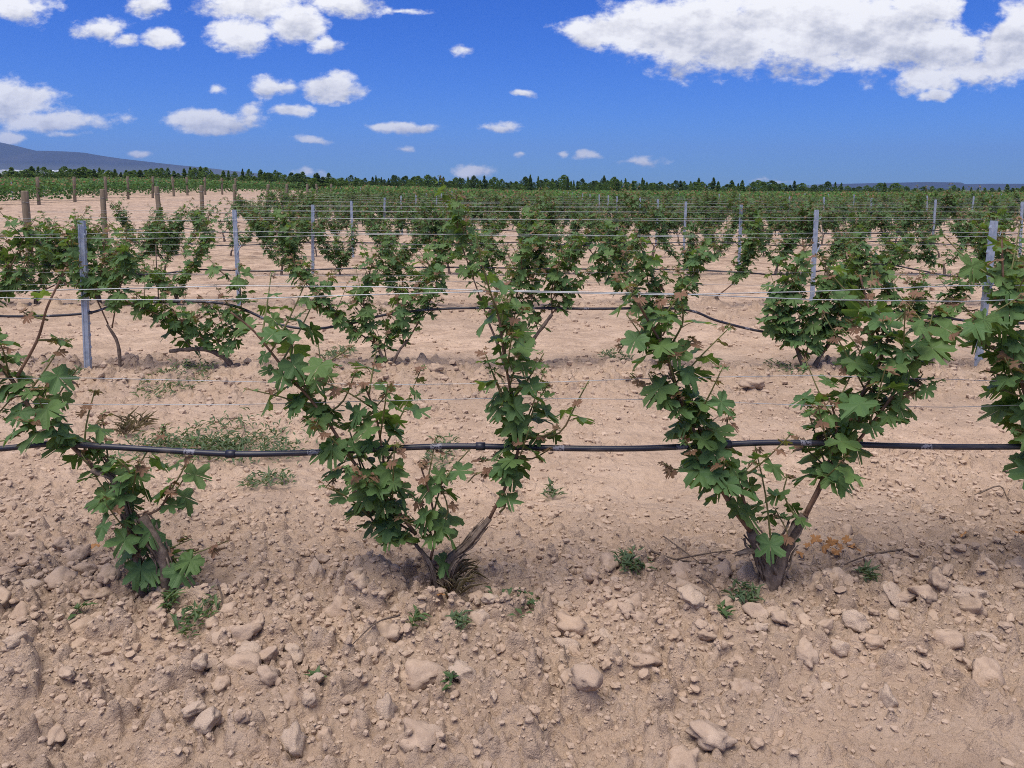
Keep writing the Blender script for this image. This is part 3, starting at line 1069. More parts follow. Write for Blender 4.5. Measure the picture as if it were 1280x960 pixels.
G2 = 'grapevines of the second row'
Y2 = row_y(2)
traced_vine((-55, 458), Y2, [([(-55, 462), (-52, 440), (-40, 415)], .022, .012)],
            [([(-40, 415), (-10, 370), (15, 320), (30, 280)], .007, .05, 7), ([(-50, 430), (-80, 380), (-110, 320)], .007, .05, 6), ([(-10, 370), (20, 350), (40, 300)], .006, .05, 5)], [],
            .072, 'second row vine at the left edge, left of the steel post', G2, seed=41, lat_len=(.12, .28))
traced_vine((150, 455), Y2, [([(150, 460), (148, 430), (135, 405)], .016, .009)],
            [([(135, 405), (118, 370), (95, 330), (75, 290)], .006, .25, 6), ([(140, 410), (150, 370), (160, 330), (150, 300)], .006, .25, 5), ([(118, 370), (128, 320), (118, 285)], .005, .0, 4)], [],
            .069, 'second row vine wrapped round the left steel post', G2, seed=43, lat_len=(.12, .28))
traced_vine((292, 460), Y2, [([(294, 464), (284, 449), (262, 437), (238, 436), (214, 438)], .022, .014)],
            [([(262, 437), (245, 410), (205, 392), (150, 368)], .006, .05, 8), ([(284, 447), (298, 410), (300, 365), (268, 330)], .006, .1, 5), ([(240, 436), (215, 410), (180, 385)], .006, .05, 6),
             ([(270, 440), (275, 405), (255, 380)], .005, .05, 5)], [],
            .069, 'second row vine with its trunk lying flat on the soil', G2, seed=45)
traced_vine((484, 462), Y2, [([(484, 466), (480, 450), (470, 430)], .016, .010), ([(486, 464), (498, 440), (510, 425)], .013, .008)],
            [([(470, 430), (435, 405), (400, 370), (378, 340), (370, 315)], .006, .05, 9), ([(510, 425), (530, 390), (545, 350), (520, 310)], .006, .05, 7), ([(484, 455), (480, 430), (490, 410)], .005, .0, 6), ([(470, 430), (455, 390), (460, 345), (470, 320)], .006, .0, 8), ([(505, 430), (500, 400), (495, 370)], .005, .0, 5)], [],
            .069, 'second row vine low and bushy, spreading left under the hose', G2, seed=47)
traced_vine((640, 458), Y2, [([(636, 463), (655, 440), (678, 408), (690, 392)], .017, .012), ([(636, 461), (622, 430), (610, 400)], .012, .008)],
            [([(690, 392), (690, 360), (705, 320), (725, 295)], .006, .05, 8), ([(610, 400), (592, 350), (575, 300), (570, 262), (571, 240)], .006, .05, 7), ([(655, 440), (650, 420), (640, 395)], .005, .05, 5), ([(622, 430), (640, 390), (652, 340), (648, 300)], .006, .0, 9), ([(672, 412), (665, 380), (668, 340)], .005, .0, 6),
             ([(690, 392), (720, 360), (740, 340)], .006, .05, 5)], [],
            .069, 'second row vine with a bare slanting arm and one tall shoot', G2, seed=49)
traced_vine((835, 455), Y2, [([(835, 460), (828, 430), (815, 405)], .020, .011)],
            [([(815, 405), (790, 370), (760, 340), (735, 310)], .007, .0, 9), ([(828, 420), (850, 380), (870, 340), (880, 300)], .007, .0, 9), ([(815, 400), (810, 350), (800, 300)], .006, .0, 7)], [],
            .072, 'second row vine behind the left arm of the largest V shaped vine', G2, seed=51)
traced_vine((1008, 462), Y2, [([(1008, 466), (1000, 445), (990, 420)], .022, .013), ([(1012, 464), (1030, 440), (1050, 415)], .018, .011)],
            [([(990, 420), (985, 380), (998, 340), (1004, 312)], .007, .0, 13), ([(1050, 415), (1070, 380), (1085, 340), (1082, 305)], .007, .0, 11), ([(1000, 440), (985, 420), (980, 390)], .006, .0, 8), ([(1005, 450), (1015, 410), (1025, 360), (1030, 320)], .006, .0, 10), ([(995, 425), (965, 400), (985, 350)], .005, .0, 6), ([(1040, 425), (1050, 380), (1050, 330)], .005, .0, 8),
             ([(1030, 440), (1040, 420), (1035, 395)], .006, .0, 8)], [],
            .080, 'dense second row vine standing clear on the open soil at right', G2, seed=53, step=.04)
traced_vine((1165, 455), Y2, [([(1165, 460), (1158, 430), (1145, 410)], .020, .012)],
            [([(1145, 410), (1125, 380), (1100, 350), (1090, 320)], .007, .05, 9), ([(1158, 425), (1180, 390), (1200, 370), (1240, 350)], .007, .05, 9), ([(1150, 415), (1150, 380), (1140, 350)], .006, .0, 5)], [],
            .072, 'second row vine just left of the right steel post', G2, seed=55)
traced_vine((1322, 456), Y2, [([(1322, 460), (1316, 430), (1305, 405)], .020, .012)],
            [([(1305, 405), (1285, 370), (1265, 330), (1258, 290)], .007, .05, 10), ([(1318, 425), (1340, 370), (1360, 310)], .007, .05, 7), ([(1300, 400), (1275, 385), (1240, 375)], .006, .0, 6)], [],
            .072, 'second row vine right of the right steel post', G2, seed=57)


# ------------------------------------------------------------------ rows further back
def random_vine(rnd, individual, vigour, label=None, group=None, arms=2):
    T, Cn = [], []
    sgn = rnd.choice((-1, 1))
    h0 = rnd.uniform(.10, .22)
    T.append(([Vector((0, 0, -.06)), Vector((sgn * .02, .01, h0 * .6)), Vector((sgn * .04, 0, h0))], rnd.uniform(.02, .03), .015))
    sides = {1: (sgn,), 2: (-1, 1), 3: (-1, 1, sgn * .25)}[arms]
    for s in sides:
        p = Vector((sgn * .04, 0, h0 * .9))
        pts = [p.copy()]
        ang = rad(rnd.uniform(30, 74))
        n_ = rnd.randint(4, 6)
        L = rnd.uniform(.70, 1.05) * (.8 + .22 * vigour)
        keep = rnd.uniform(.55, .98)
        for k in range(n_):
            p = p + Vector((s * math.sin(ang), rnd.uniform(-.22, .22), math.cos(ang))) * (L / n_)
            ang *= keep * rnd.uniform(.75, 1.15)
            pts.append(p.copy())
        Cn.append((pts, .009, .003, rnd.uniform(.02, .25), int(13 * vigour * (1.5 if arms == 1 else 1))))
        for q in range(1 if arms > 2 else 2):
            st = pts[rnd.randint(0, 2)]
            top = Vector((s * rnd.uniform(-.10, .38), rnd.uniform(-.16, .16), rnd.uniform(.28, .62)))
            mid_ = top * .5 + Vector((rnd.uniform(-.08, .08), rnd.uniform(-.08, .08), 0))
            Cn.append(([st, st + mid_, st + top], .006, .003, .1, int(rnd.randint(4, 8) * vigour)))
    return make_vine((0, 0, 0), rnd, T, Cn, [], rnd.uniform(.068, .08), .044 if individual else .036, group, label, individual, 0.03, (.14, .36), .45)


ORD = {3: 'third', 4: 'fourth', 5: 'fifth', 6: 'sixth', 7: 'seventh', 8: 'eighth', 9: 'ninth', 10: 'tenth', 11: 'eleventh'}
CNT = ['first', 'second', 'third', 'fourth', 'fifth', 'sixth', 'seventh', 'eighth', 'ninth', 'tenth', 'eleventh', 'twelfth', 'thirteenth',
       'fourteenth', 'fifteenth', 'sixteenth', 'seventeenth', 'eighteenth', 'nineteenth', 'twentieth', 'twenty first', 'twenty second', 'twenty third', 'twenty fourth']


def edge_x(Y):                               # where the vines of this block end, at the left
    return -7.7 - .115 * (Y - 12.3)


def hill(x, y):
    return float(lie(np.array([x]), np.array([y]))[0]) + .05


protos3 = [random_vine(random.Random(500 + i), True, 1.1 + .15 * (i % 4), arms=(2, 3, 2, 1, 3, 2)[i]) for i in range(6)]
protosF = [random_vine(random.Random(600 + i), False, (.9, 1.4, 1.15, 1.6)[i % 4], arms=(2, 3, 2, 3, 1, 2)[i % 6]) for i in range(12)]
protosW = [random_vine(random.Random(700 + i), False, .45) for i in range(3)]
used = set()
total = 20
rr = random.Random(77)
for n in range(3, 12):
    Y = row_y(n)
    half = .70 * (Y + .35)
    x = max(-half - .3, edge_x(Y) + .3) + rr.uniform(0, .4)
    k = 0
    while x < half + .3 and total < 322:
        if n <= 5 and min(abs(x - (-3.21 + 6.74 * q)) for q in range(-1, 5)) < (.62 if n == 3 else .4):
            x += .8 if n == 3 else .5
        gap = rr.random() < .03
        if not gap:
            weak = n >= 4 and x < edge_x(Y) + 1.6 and rr.random() < .5
            pool = protos3 if n == 3 else (protosW if weak else protosF)
            src = rr.choice(pool)
            sc = rr.uniform(.84, 1.06)
            loc = (x, Y + rr.uniform(-.06, .06), gz(x, Y) if n < 6 else hill(x, Y))
            rz = rr.choice((0, math.pi)) + rr.uniform(-.25, .25)
            if src.name not in used:
                used.add(src.name)
                o = src
                o.location, o.rotation_euler, o.scale = loc, (0, 0, rz), (sc,) * 3
            else:
                o = copy_tree(src, loc, rz, sc)
            how = 'thin sparse young vine' if weak else 'leafy green vine'
            if n <= 8 and k < len(CNT):
                lab = f'{how} in the {ORD[n]} row back, {CNT[k]} from its left end'
            else:
                lab = ('thin sparse vine at the left end of the %s row back' if weak else 'green vine merged into the hedge of the %s row back') % ORD[n]
            tag(o, lab, 'grapevine', f'grapevines of the {ORD[n]} row')
            total += 1
            k += 1
        x += rr.uniform(.80, 1.0)
for o in protos3 + protosF + protosW:        # any unused prototype goes
    if o.name not in used:
        for ch in list(o.children):
            D.objects.remove(ch)
        D.objects.remove(o)


# ------------------------------------------------------------------ the vines beyond, past counting
def far_vines(name, spots, label):
    vs, mi = [], []
    for (x, y, hgt) in spots:
        d = max(y, 30)
        nl = int(np.clip(5200 / d, 34, 130))
        q = RNG.random((nl, 3))
        a = RNG.uniform(0, 2 * np.pi, nl)
        zz_ = .14 + (hgt - .14) * q[:, 0] ** .8
        wid = .22 + .36 * np.sin(np.clip((zz_ / hgt), 0, 1) * 2.4)
        px_ = x + RNG.uniform(-1, 1, nl) * wid * 1.2
        py_ = y + RNG.normal(0, .16, nl)
        pz_ = zz_ + hill(x, y) - .05
        s = (.055 + .030 * q[:, 1]) * (1 + .0045 * d)
        n_ = RNG.normal(0, .5, (nl, 3)) + np.array([0, -.25, .8])
        n_ /= np.linalg.norm(n_, axis=1)[:, None]
        e1 = np.cross(n_, RNG.normal(0, 1, (nl, 3)))
        e1 /= np.linalg.norm(e1, axis=1)[:, None]
        e2 = np.cross(n_, e1)
        c0 = np.stack([px_, py_, pz_], -1)
        e1, e2 = e1 * s[:, None], e2 * s[:, None]
        vs.append(np.stack([c0 - e1, c0 - e2 * .8, c0 + e1, c0 + e2 * .8], 1).reshape(-1, 3))
        mm = np.where(q[:, 2] < (.85 if 'left' in name else .66), 0, 1)
        mm[(zz_ > hgt * .9) & (q[:, 2] < .22)] = 2
        mi.append(mm)
    v = np.concatenate(vs)
    f = np.arange(len(v)).reshape(-1, 4)
    o = add(name, big_mesh(name, v, f, [m_fol_old, m_fol_mid, m_fol_new], False, np.concatenate(mi)))
    return tag(o, label, kind='stuff')


spots = []
for n in range(12, 33):
    Y = row_y(n)
    x = max(-.75 * Y, edge_x(Y))
    while x < .76 * Y:
        if rr.random() > .05:
            spots.append((x, Y, rr.uniform(.9, 1.12)))
        x += rr.uniform(.9, 1.15) * (1 if n < 22 else 1.25)
# rest of row 11 if the count ran out
far_vines('far_vine_rows', spots, 'far rows of green vines merging toward the horizon')
spots = []
for n in range(13, 31):
    Y = row_y(n)
    x = -25.8
    while x > -.80 * Y - 1:
        if rr.random() > .04:
            spots.append((x, Y, rr.uniform(.95, 1.2)))
        x -= rr.uniform(.95, 1.15)
far_vines('far_left_vine_block', spots, 'separate block of dark green vines beyond the bare track at left')


# ------------------------------------------------------------------ trellis: posts, wires, hoses
def post_meshes(hgt):
    prof = [(-.022, .015), (-.022, -.015), (-.012, -.015), (-.008, -.010), (.008, -.010), (.012, -.015), (.022, -.015), (.022, .015),
            (.019, .015), (.019, -.012), (.014, -.012), (.010, -.006), (-.010, -.006), (-.014, -.012), (-.019, -.012), (-.019, .015)]
    V, F = [], []
    zs, z = [-.25], 0.0
    while z < hgt - .02:
        zs += [z, z + .012, z + .035, z + .040]
        z += .09
    zs.append(hgt)
    n = len(prof)
    for i, z in enumerate(zs):
        tooth = .006 if (i % 4 == 2 and 0 < i < len(zs) - 1) else 0
        for (x, y) in prof:
            V.append((x + math.copysign(tooth, x) if abs(x) > .0185 and y > 0 else x, y, z))
    for i in range(len(zs) - 1):
        for k in range(n):
            k2 = (k + 1) % n
            F.append((i * n + k, i * n + k2, (i + 1) * n + k2, (i + 1) * n + k))
    top = (len(zs) - 1) * n
    for a, b in ((0, 15), (1, 14), (2, 13), (3, 12), (4, 11), (5, 10), (6, 9)):
        F.append((top + a, top + a + 1, top + b - 1, top + b))
    me = mesh('profile', V, F, m_galv, False)
    hook = tube_mesh('wire_hook', catmull([(.026, -.018, 0), (.034, -.022, -.012), (.044, -.022, -.004), (.046, -.022, .022)], 3), [.0028] * 10, m_galv, 5)
    brace = mesh('hose_bracket', [(.0, -.020, -.05), (.012, -.024, -.05), (.060, -.024, .045), (.048, -.020, .05), (.0, -.017, -.05), (.012, -.017, -.05), (.060, -.017, .045), (.048, -.017, .05)],
                 [(0, 1, 2, 3), (7, 6, 5, 4), (0, 4, 5, 1), (1, 5, 6, 2), (2, 6, 7, 3), (3, 7, 4, 0)], m_galv, False)
    return me, hook, brace


PH = 1.06
pm, hookm, bracem = post_meshes(PH)
WIRES = (.965, .978, .682, .610)


def steel_post(x, Y, lean, label, group, full):
    r = empty('trellis_post', (x, Y, hill(x, Y) - .03))
    r.rotation_euler = (rr.uniform(-.015, .015), lean, rr.uniform(-.15, .15))
    tag(r, label, 'post', group)
    add('profile', pm, r)
    if full:
        for z in (WIRES[0], WIRES[2], WIRES[3]):
            add('wire_hook', hookm, r, (0, 0, z))
        add('hose_bracket', bracem, r, (0, -.002, .60))
    return r


for n in range(2, 17):
    Y = row_y(n)
    for k in range(-3, 8):
        X = -3.21 + 6.74 * k + (rr.uniform(-.12, .12) if n > 3 else 0)
        if X < edge_x(Y) + .8 or abs(X) > .69 * (Y + .3):
            continue
        side = ('left' if X < -.2 * Y else 'right' if X > .2 * Y else 'middle')
        lean = {(2, 0): .018, (2, 1): .04, (3, 0): -.016, (3, 1): .008}.get((n, k), rr.uniform(-.02, .04))
        if n == 2:
            lab = 'galvanised steel post in the second row at left, nearest whole post' if k == 0 else 'leaning galvanised steel post in the second row at right, vine leaves round it'
        elif n <= 8:
            nm = {3: 'third', 4: 'fourth', 5: 'fifth', 6: 'sixth', 7: 'seventh', 8: 'eighth'}[n]
            lab = f'slim grey steel post in the {nm} row back, {CNT[k] if k >= 0 else "outermost"} steel post from its left end'
        else:
            lab = f'small grey steel post in the far {"ninth" if n == 9 else "tenth" if n == 10 else "distant"} row, on the {side} side'
        steel_post(X, Y, lean, lab, 'steel posts holding the trellis wires', n <= 4)
# the steel posts of the block at left
for n in range(15, 24, 2):
    Y = row_y(n)
    for X in (-31 - n % 3, -38.5 - n % 2):
        if abs(X) < .69 * Y:
            steel_post(X, Y, rr.uniform(-.04, .04), 'pale steel post among the vines beyond the bare track at left', 'steel posts of the far left block', False)


def wood_post(x, Y, hgt, r0, lx, ly, label, group):
    pts = [Vector((0, 0, z)) for z in (-.3, 0, hgt * .35, hgt * .7, hgt - .02, hgt)]
    rds = [r0 * 1.03, r0 * 1.02, r0, r0 * .98, r0 * .96, r0 * .86]
    me = tube_mesh('end_post', pts, rds, m_wood, 12, .025)
    r = empty('end_post', (x, Y, hill(x, Y) - .05))
    r.rotation_euler = (ly, lx, rr.uniform(0, 3))
    tag(r, label, 'post', group)
    add('log', me, r)
    zt = hgt * .86
    ring = [Vector((math.cos(a) * (r0 + .002), math.sin(a) * (r0 + .002), zt + .006 * math.sin(3 * a))) for a in np.linspace(0, 6.2, 13)]
    add('wire_loop', tube_mesh('wire_loop', ring, [.003] * 13, m_wire, 4), r)
    return r


LA = [(4, 33, .0, .056), (5, 129, .0, .053), (6, 200, .04, .056), (7, 252, .03, .056), (8, 293, .02, .056), (9, 332, .10, .056), (10, 357, .09, .055), (11, 384, .02, .055), (12, 399, .10, .055), (13, 414, .0, .055)]
names = ['thickest wooden end post, nearest at the left edge', 'second nearest wooden end post, behind the left steel post', 'third nearest wooden end post, leaning slightly right',
         'fourth wooden end post along the track edge', 'fifth wooden end post along the track edge', 'sixth wooden end post, leaning left at its top',
         'seventh wooden end post, tilted beside the track', 'eighth wooden end post along the track edge', 'ninth wooden end post, small and tilted', 'tenth wooden end post, last and smallest of the near line']
for (n, px, lean, r0), lab in zip(LA, names):
    Y = row_y(n)
    X = uv_of(px, 250)[0] * Y
    wood_post(X, Y, 1.30, r0, -lean, rr.uniform(-.03, .03), lab, 'wooden end posts along the near side of the track')
lbl = ['nearest', 'second', 'third', 'fourth', 'fifth', 'sixth', 'seventh', 'eighth', 'ninth', 'tenth']
for j, n in enumerate(range(13, 23)):
    Y = row_y(n)
    wood_post(-25.4 + rr.uniform(-.3, .3), Y, 1.42, .085, rr.uniform(-.05, .03), 0, f'distant wooden end post beyond the bare track, {lbl[j]} of the far line', 'wooden end posts along the far side of the track')

# hoses: (px, py) traced for the near rows
HOSES = {1: [(-90, 566), (0, 561), (60, 556), (130, 557), (200, 562), (290, 566), (380, 566), (470, 561), (560, 559), (640, 559), (720, 561), (800, 561), (880, 556), (960, 552), (1030, 553), (1110, 558), (1200, 559), (1290, 557), (1370, 555)],
         2: [(-120, 392), (0, 395), (60, 395), (112, 391), (150, 381), (230, 377), (290, 382), (345, 404), (390, 411), (440, 404), (490, 392), (580, 385), (740, 386), (850, 386), (900, 402), (965, 416), (1020, 410), (1075, 396), (1110, 389), (1160, 394), (1220, 402), (1300, 404), (1400, 398)],
         3: [(-120, 336), (0, 328), (70, 332), (130, 340), (190, 343), (250, 337), (330, 339), (430, 336), (560, 334), (700, 336), (850, 337), (935, 341), (965, 343), (1015, 340), (1095, 330), (1150, 338), (1200, 346), (1300, 342), (1400, 338)]}
lab_h = {1: 'black drip hose of the nearest row, running across the whole photo', 2: 'black drip hose of the second row, sagging between vines', 3: 'black drip hose of the third row, gently wavy'}
emit_m = tube_mesh('emitter', [Vector((-.016, 0, 0)), Vector((-.015, 0, 0)), Vector((.015, 0, 0)), Vector((.016, 0, 0))], [.009, .0135, .0135, .009], m_tube, 10)
clip_m = tube_mesh('hose_tie', [Vector((-.006, 0, 0)), Vector((.006, 0, 0))], [.0125, .0125], m_greyfab, 8)
for n in range(1, 12):
    Y = row_y(n)
    if n in HOSES:
        p = [at(a, b, Y) for a, b in HOSES[n]]
    else:
        X0, X1 = max(-.72 * Y, edge_x(Y) - .2), .74 * Y
        k = int((X1 - X0) / .8)
        p = [Vector((X0 + (X1 - X0) * i / k, Y, hill(X0 + (X1 - X0) * i / k, Y) + .42 + .035 * math.sin(i * 1.7 + n) + rr.uniform(-.02, .02))) for i in range(k + 1)]
    p = [q + Vector((0, rr.uniform(-.012, .012), 0)) for q in p]
    sm = catmull(p, 6 if n < 4 else 2)
    r = empty('drip_hose', p[0])
    tag(r, lab_h.get(n, f'thin black drip hose of the {ORD.get(n, "")} row back'), 'hose', 'drip hoses along the vine rows')
    sm = [q - p[0] for q in sm]
    add('tube', tube_mesh('tube', sm, [.0097 if n < 4 else .0095] * len(sm), m_tube, 10 if n < 3 else 6), r)
    if n <= 2:
        for px in ((293, 603, 905) if n == 1 else (112, 400, 690, 962)):
            u = uv_of(px, 560 if n == 1 else 395)[0] * Y - p[0].x
            q = min(sm, key=lambda a: abs(a.x - u))
            add('emitter', emit_m, r, q)
# wires
wl = ['upper front catch wire', 'upper rear catch wire', 'higher thin training wire', 'lower thin training wire']
for n in range(1, 12):
    Y = row_y(n)
    X0, X1 = (max(-.74 * Y - .5, edge_x(Y) - .1), .76 * Y + .5)
    for j, z in enumerate(WIRES):
        if n > 6 and j == 1:
            continue
        k = 10
        off = (-.03, .03, 0, 0)[j]
        pts = []
        for i in range(k + 1):
            x = X0 + (X1 - X0) * i / k
            pts.append(Vector((x - X0, off, z + hill(x, Y) - .05 + (.010 * math.sin(i * 1.3 + n + j * 2)) - .008 * math.sin(j * 2.2 + i))))
        o = add('trellis_wire', tube_mesh('trellis_wire', pts, [.0017 if j < 2 else .0011] * len(pts), m_wire, 5), None, (X0, Y, 0))
        nm = {1: 'nearest', 2: 'second'}.get(n, ORD.get(n))
        tag(o, f'{wl[j]} of the {nm} row', 'wire', 'trellis wires along the rows')
# thin stakes
for (px, y0, y1, Y, lab) in ((1085, 392, 455, Y2, 'thin brown stake in front of the dense second row vine at right'), (197, 306, 358, row_y(3), 'thin stake beside a young vine behind the left steel post')):
    a, b = at(px, y0, Y), at(px, y1, Y)
    z0 = gz(b.x, Y)
    pts = [Vector((0, 0, -.1)), Vector((.004, 0, .2)), Vector((-.002, 0, (a.z - z0) * .7)), Vector((.003, 0, a.z - z0))]
    tag(add('training_stake', tube_mesh('training_stake', pts, [.008, .0075, .007, .006], m_twig, 6, .08), None, (b.x, Y, z0)), lab, 'stake', 'training stakes')


# ------------------------------------------------------------------ weeds, twigs, fallen leaves
def weed_mesh(rnd, wx, wy, hgt, n, lw, ll, mat, upright=.6):
    V, F = [], []
    spots_ = []
    for _ in range(26):
        q, a = rnd.random(), rnd.uniform(0, 6.28)
        spots_.append((math.cos(a) * q * wx, math.sin(a) * q * wy, rnd.uniform(.05, .16)))
    for _ in range(n):
        q, a = math.sqrt(rnd.random()), rnd.uniform(0, 6.28)
        b = Vector((math.cos(a) * q * wx, math.sin(a) * q * wy, 0))
        if n > 600:
            sx0, sy0, sr = rnd.choice(spots_)
            b = Vector((sx0 + rnd.gauss(0, sr * 1.3), sy0 + rnd.gauss(0, sr * .7), 0))
            q = rnd.random()
        b.z = RELZ(b.x, b.y) + hgt * rnd.random() * (1 - q * .6) * .6
        az = rnd.uniform(0, 6.28)
        d = Vector((math.cos(az), math.sin(az), rnd.uniform(.0, 1.6) * upright)).normalized()
        s = d.cross(Vector((rnd.uniform(-.3, .3), rnd.uniform(-.3, .3), 1))).normalized()
        L, w_ = ll * rnd.uniform(.6, 1.3), lw * rnd.uniform(.7, 1.3)
        up = d.cross(s) * -L * .12
        k = len(V)
        V += [b, b + d * L * .45 + s * w_ + up, b + d * L + up * -1.5, b + d * L * .45 - s * w_ + up, b + d * L * .5]
        F += [(k, k + 1, k + 4), (k + 1, k + 2, k + 4), (k + 2, k + 3, k + 4), (k + 3, k, k + 4)]
    return mesh('weed', V, F, mat, True)


def RELZ(x, y):
    return 0.0


WEEDS = [(285, 541, 235, 24, .12, 1300, 'grey', 'wide grey green weed patch behind the left part of the hose'), (335, 583, 60, 12, .05, 120, 'grey', 'small grey green weed mat just below the hose at left'),
         (222, 468, 76, 20, .14, 300, 'grey', 'weed clump at the lying trunk of the second row vine'), (78, 466, 30, 9, .07, 90, 'grey', 'small weed tuft below the left steel post'),
         (425, 437, 36, 11, .09, 110, 'grey', 'weed tuft behind the sagging hose at left'), (550, 548, 40, 16, .10, 110, 'grey', 'grey weed tuft behind the hose by the second vine'),
         (245, 758, 44, 22, .07, 90, 'green', 'green weed beside the nearest left trunk'), (212, 741, 18, 10, .06, 50, 'green', 'tiny green weed touching the nearest left trunk'),
         (640, 738, 70, 20, .05, 60, 'bright', 'creeping bright green weed right of the second vine trunk'), (566, 836, 13, 11, .05, 26, 'bright', 'small bright rosette below the broad flat clod'),
         (520, 768, 14, 12, .07, 26, 'green', 'little green weed left of the pale angular stone'), (572, 772, 22, 10, .05, 40, 'grey', 'grey weed in front of the second vine trunk'),
         (790, 690, 40, 14, .07, 130, 'grey', 'dark weed tuft in the litter left of the V shaped vine'), (398, 835, 8, 6, .03, 14, 'bright', 'tiny seedling alone in the left foreground'),
         (100, 747, 8, 6, .03, 12, 'bright', 'tiny seedling near the pale stone at left'), (1085, 716, 16, 9, .05, 40, 'grey', 'small grey weed between the clods right of the V vine'),
         (930, 738, 36, 12, .06, 80, 'grey', 'grassy weed under the V shaped vine trunk'), (905, 760, 12, 7, .04, 22, 'bright', 'small weed in the soil left below the V vine'),
         (165, 522, 22, 9, .07, 90, 'dry', 'dry straw coloured weed tuft behind the left vine'), (650, 420, 26, 10, .09, 80, 'grey', 'weed tuft under the bare slanting arm of the second row'),
         (770, 440, 36, 12, .10, 100, 'grey', 'pale weed tuft in the second row right of centre'), (980, 455, 40, 9, .05, 80, 'grey', 'weeds at the foot of the dense second row vine'),
         (690, 590, 20, 8, .06, 40, 'grey', 'faint weed below the hose right of the second vine'), (420, 432, 20, 8, .05, 30, 'green', 'green sprig near the low bushy vine'),
         (570, 720, 22, 22, .10, 70, 'dry', 'dry fibrous grass around the second vine trunk')]
WM = {'grey': m_weed, 'green': m_weed_g, 'bright': m_weed_g, 'dry': m_drygrass}
for i, (px, py, wp, hp, hgt, n, kd, lab) in enumerate(WEEDS):
    x, y = on_ground(px, py)
    zd = y * CP + CAM_H * SP
    wx = wp / FPX * zd / 1.0
    ya, yb = on_ground(px, py + hp)[1], on_ground(px, py - hp)[1]
    wy = (yb - ya) / 2
    cache = {}
    z0 = gz(x, y)

    def RELZ(ax, ay, x=x, y=y, z0=z0, cache=cache):
        k = (round(ax, 2), round(ay, 2))
        if k not in cache:
            cache[k] = float((relief_z(np.array([x + ax]), np.array([y + ay]), np.array([.08])))[0]) + float(lie(x + ax, y + ay)) - z0 + .012
        return cache[k]
    sc = zd / 2.6
    me = weed_mesh(random.Random(900 + i), wx * .5, wy, hgt, n, {'grey': .005, 'green': .005, 'bright': .007, 'dry': .002}[kd] * (1 + .25 * (sc - 1)), {'grey': .040, 'green': .040, 'bright': .032, 'dry': .09}[kd] * (1 + .2 * (sc - 1)), WM[kd], 1.3 if kd == 'dry' else .8)
    o = add('weed', me, None, (x, y, z0))
    tag(o, lab, 'weed', 'weeds in the bare soil')

TW = [([(1130, 685), (1085, 693), (1040, 702)], .0035, 'thin dead twig beside the dry leaves right of the V vine'), ([(1220, 598), (1250, 597), (1262, 602), (1280, 615)], .004, 'dark forked twig at the right below the hose'),
      ([(830, 648), (850, 672), (880, 690)], .003, 'thin grey twig left of the V vine'), ([(885, 515), (897, 508), (903, 500), (908, 492), (905, 488)], .0035, 'curled dead tendril lying on the bare alley'),
      ([(280, 507), (300, 512), (305, 522), (298, 530)], .003, 'curled dark twig behind the left weed patch'), ([(800, 670), (850, 685), (930, 695)], .0045, 'long dead cane lying left of the V vine'),
      ([(845, 690), (880, 683), (915, 672)], .003, 'short twig crossing the long dead cane'), ([(860, 702), (890, 730), (905, 745)], .0035, 'bent twig among the stones below the V vine'),
      ([(272, 715), (276, 735), (278, 748)], .0035, 'dark upright twig beside the left weed'), ([(705, 795), (708, 815), (712, 828)], .002, 'thin straw standing in the middle foreground'),
      ([(500, 775), (470, 790), (440, 798)], .003, 'thin root lying below the second vine trunk')]
for pix, r0, lab in TW:
    P = []
    for i, (px, py) in enumerate(pix):
        x, y = on_ground(px, py)
        P.append(Vector((x, y, gz(x, y) + .012 + (.012 if i % 2 else 0))))
    b = P[0].copy()
    sm = catmull([q - b for q in P], 4)
    tag(add('twig', tube_mesh('twig', sm, [r0 * (1 - .5 * i / len(sm)) for i in range(len(sm))], m_twig, 6, .15), None, b), lab, 'twig', 'dead twigs on the soil')
drym = []
for i in range(4):
    v, f, mi = leaf_geo(800 + i)
    v = [(x * 1, y * 1, z * 1.8 + .35 * x * x) for x, y, z in v]
    drym.append(mesh('dry_leaf', v, [tuple(reversed(q)) for q in f], [m_dryleaf, m_twig], True, mi))
DL = [(1040, 668, 'orange'), (1052, 676, 'orange'), (1060, 664, 'brown'), (1030, 678, 'orange'), (1072, 680, 'brown'), (1010, 676, 'brown'), (1020, 668, 'brown'), (1048, 684, 'orange'), (562, 734, 'tan'), (550, 748, 'tan'), (790, 678, 'brown'), (118, 668, 'tan'), (1275, 655, 'brown'), (1205, 655, 'brown'), (1065, 672, 'brown'), (1000, 682, 'brown')]
for i, (px, py, cn) in enumerate(DL):
    x, y = on_ground(px, py)
    o = add('dry_leaf', drym[i % 4], None, (x, y, gz(x, y) + .02))
    s = random.uniform(.016, .028)
    o.scale = (s, s, s)
    o.rotation_euler = (random.uniform(-.6, .6), random.uniform(-.6, .6), random.uniform(0, 6))
    near = px in range(995, 1080)
    tag(o, 'crumpled dry leaf in the litter just right of the V shaped vine' if near else {562: 'tan dry leaf at the foot of the second vine', 550: 'lower tan dry leaf at the foot of the second vine', 790: 'brown dry leaf in the dark weed tuft', 118: 'dry leaf left of the nearest left trunk', 1275: 'brown dry leaf at the right edge', 1205: 'brown dry leaf on the bare strip at right'}[px],
        'leaf', 'fallen dry leaves right of the V vine' if near else 'fallen dry leaves')


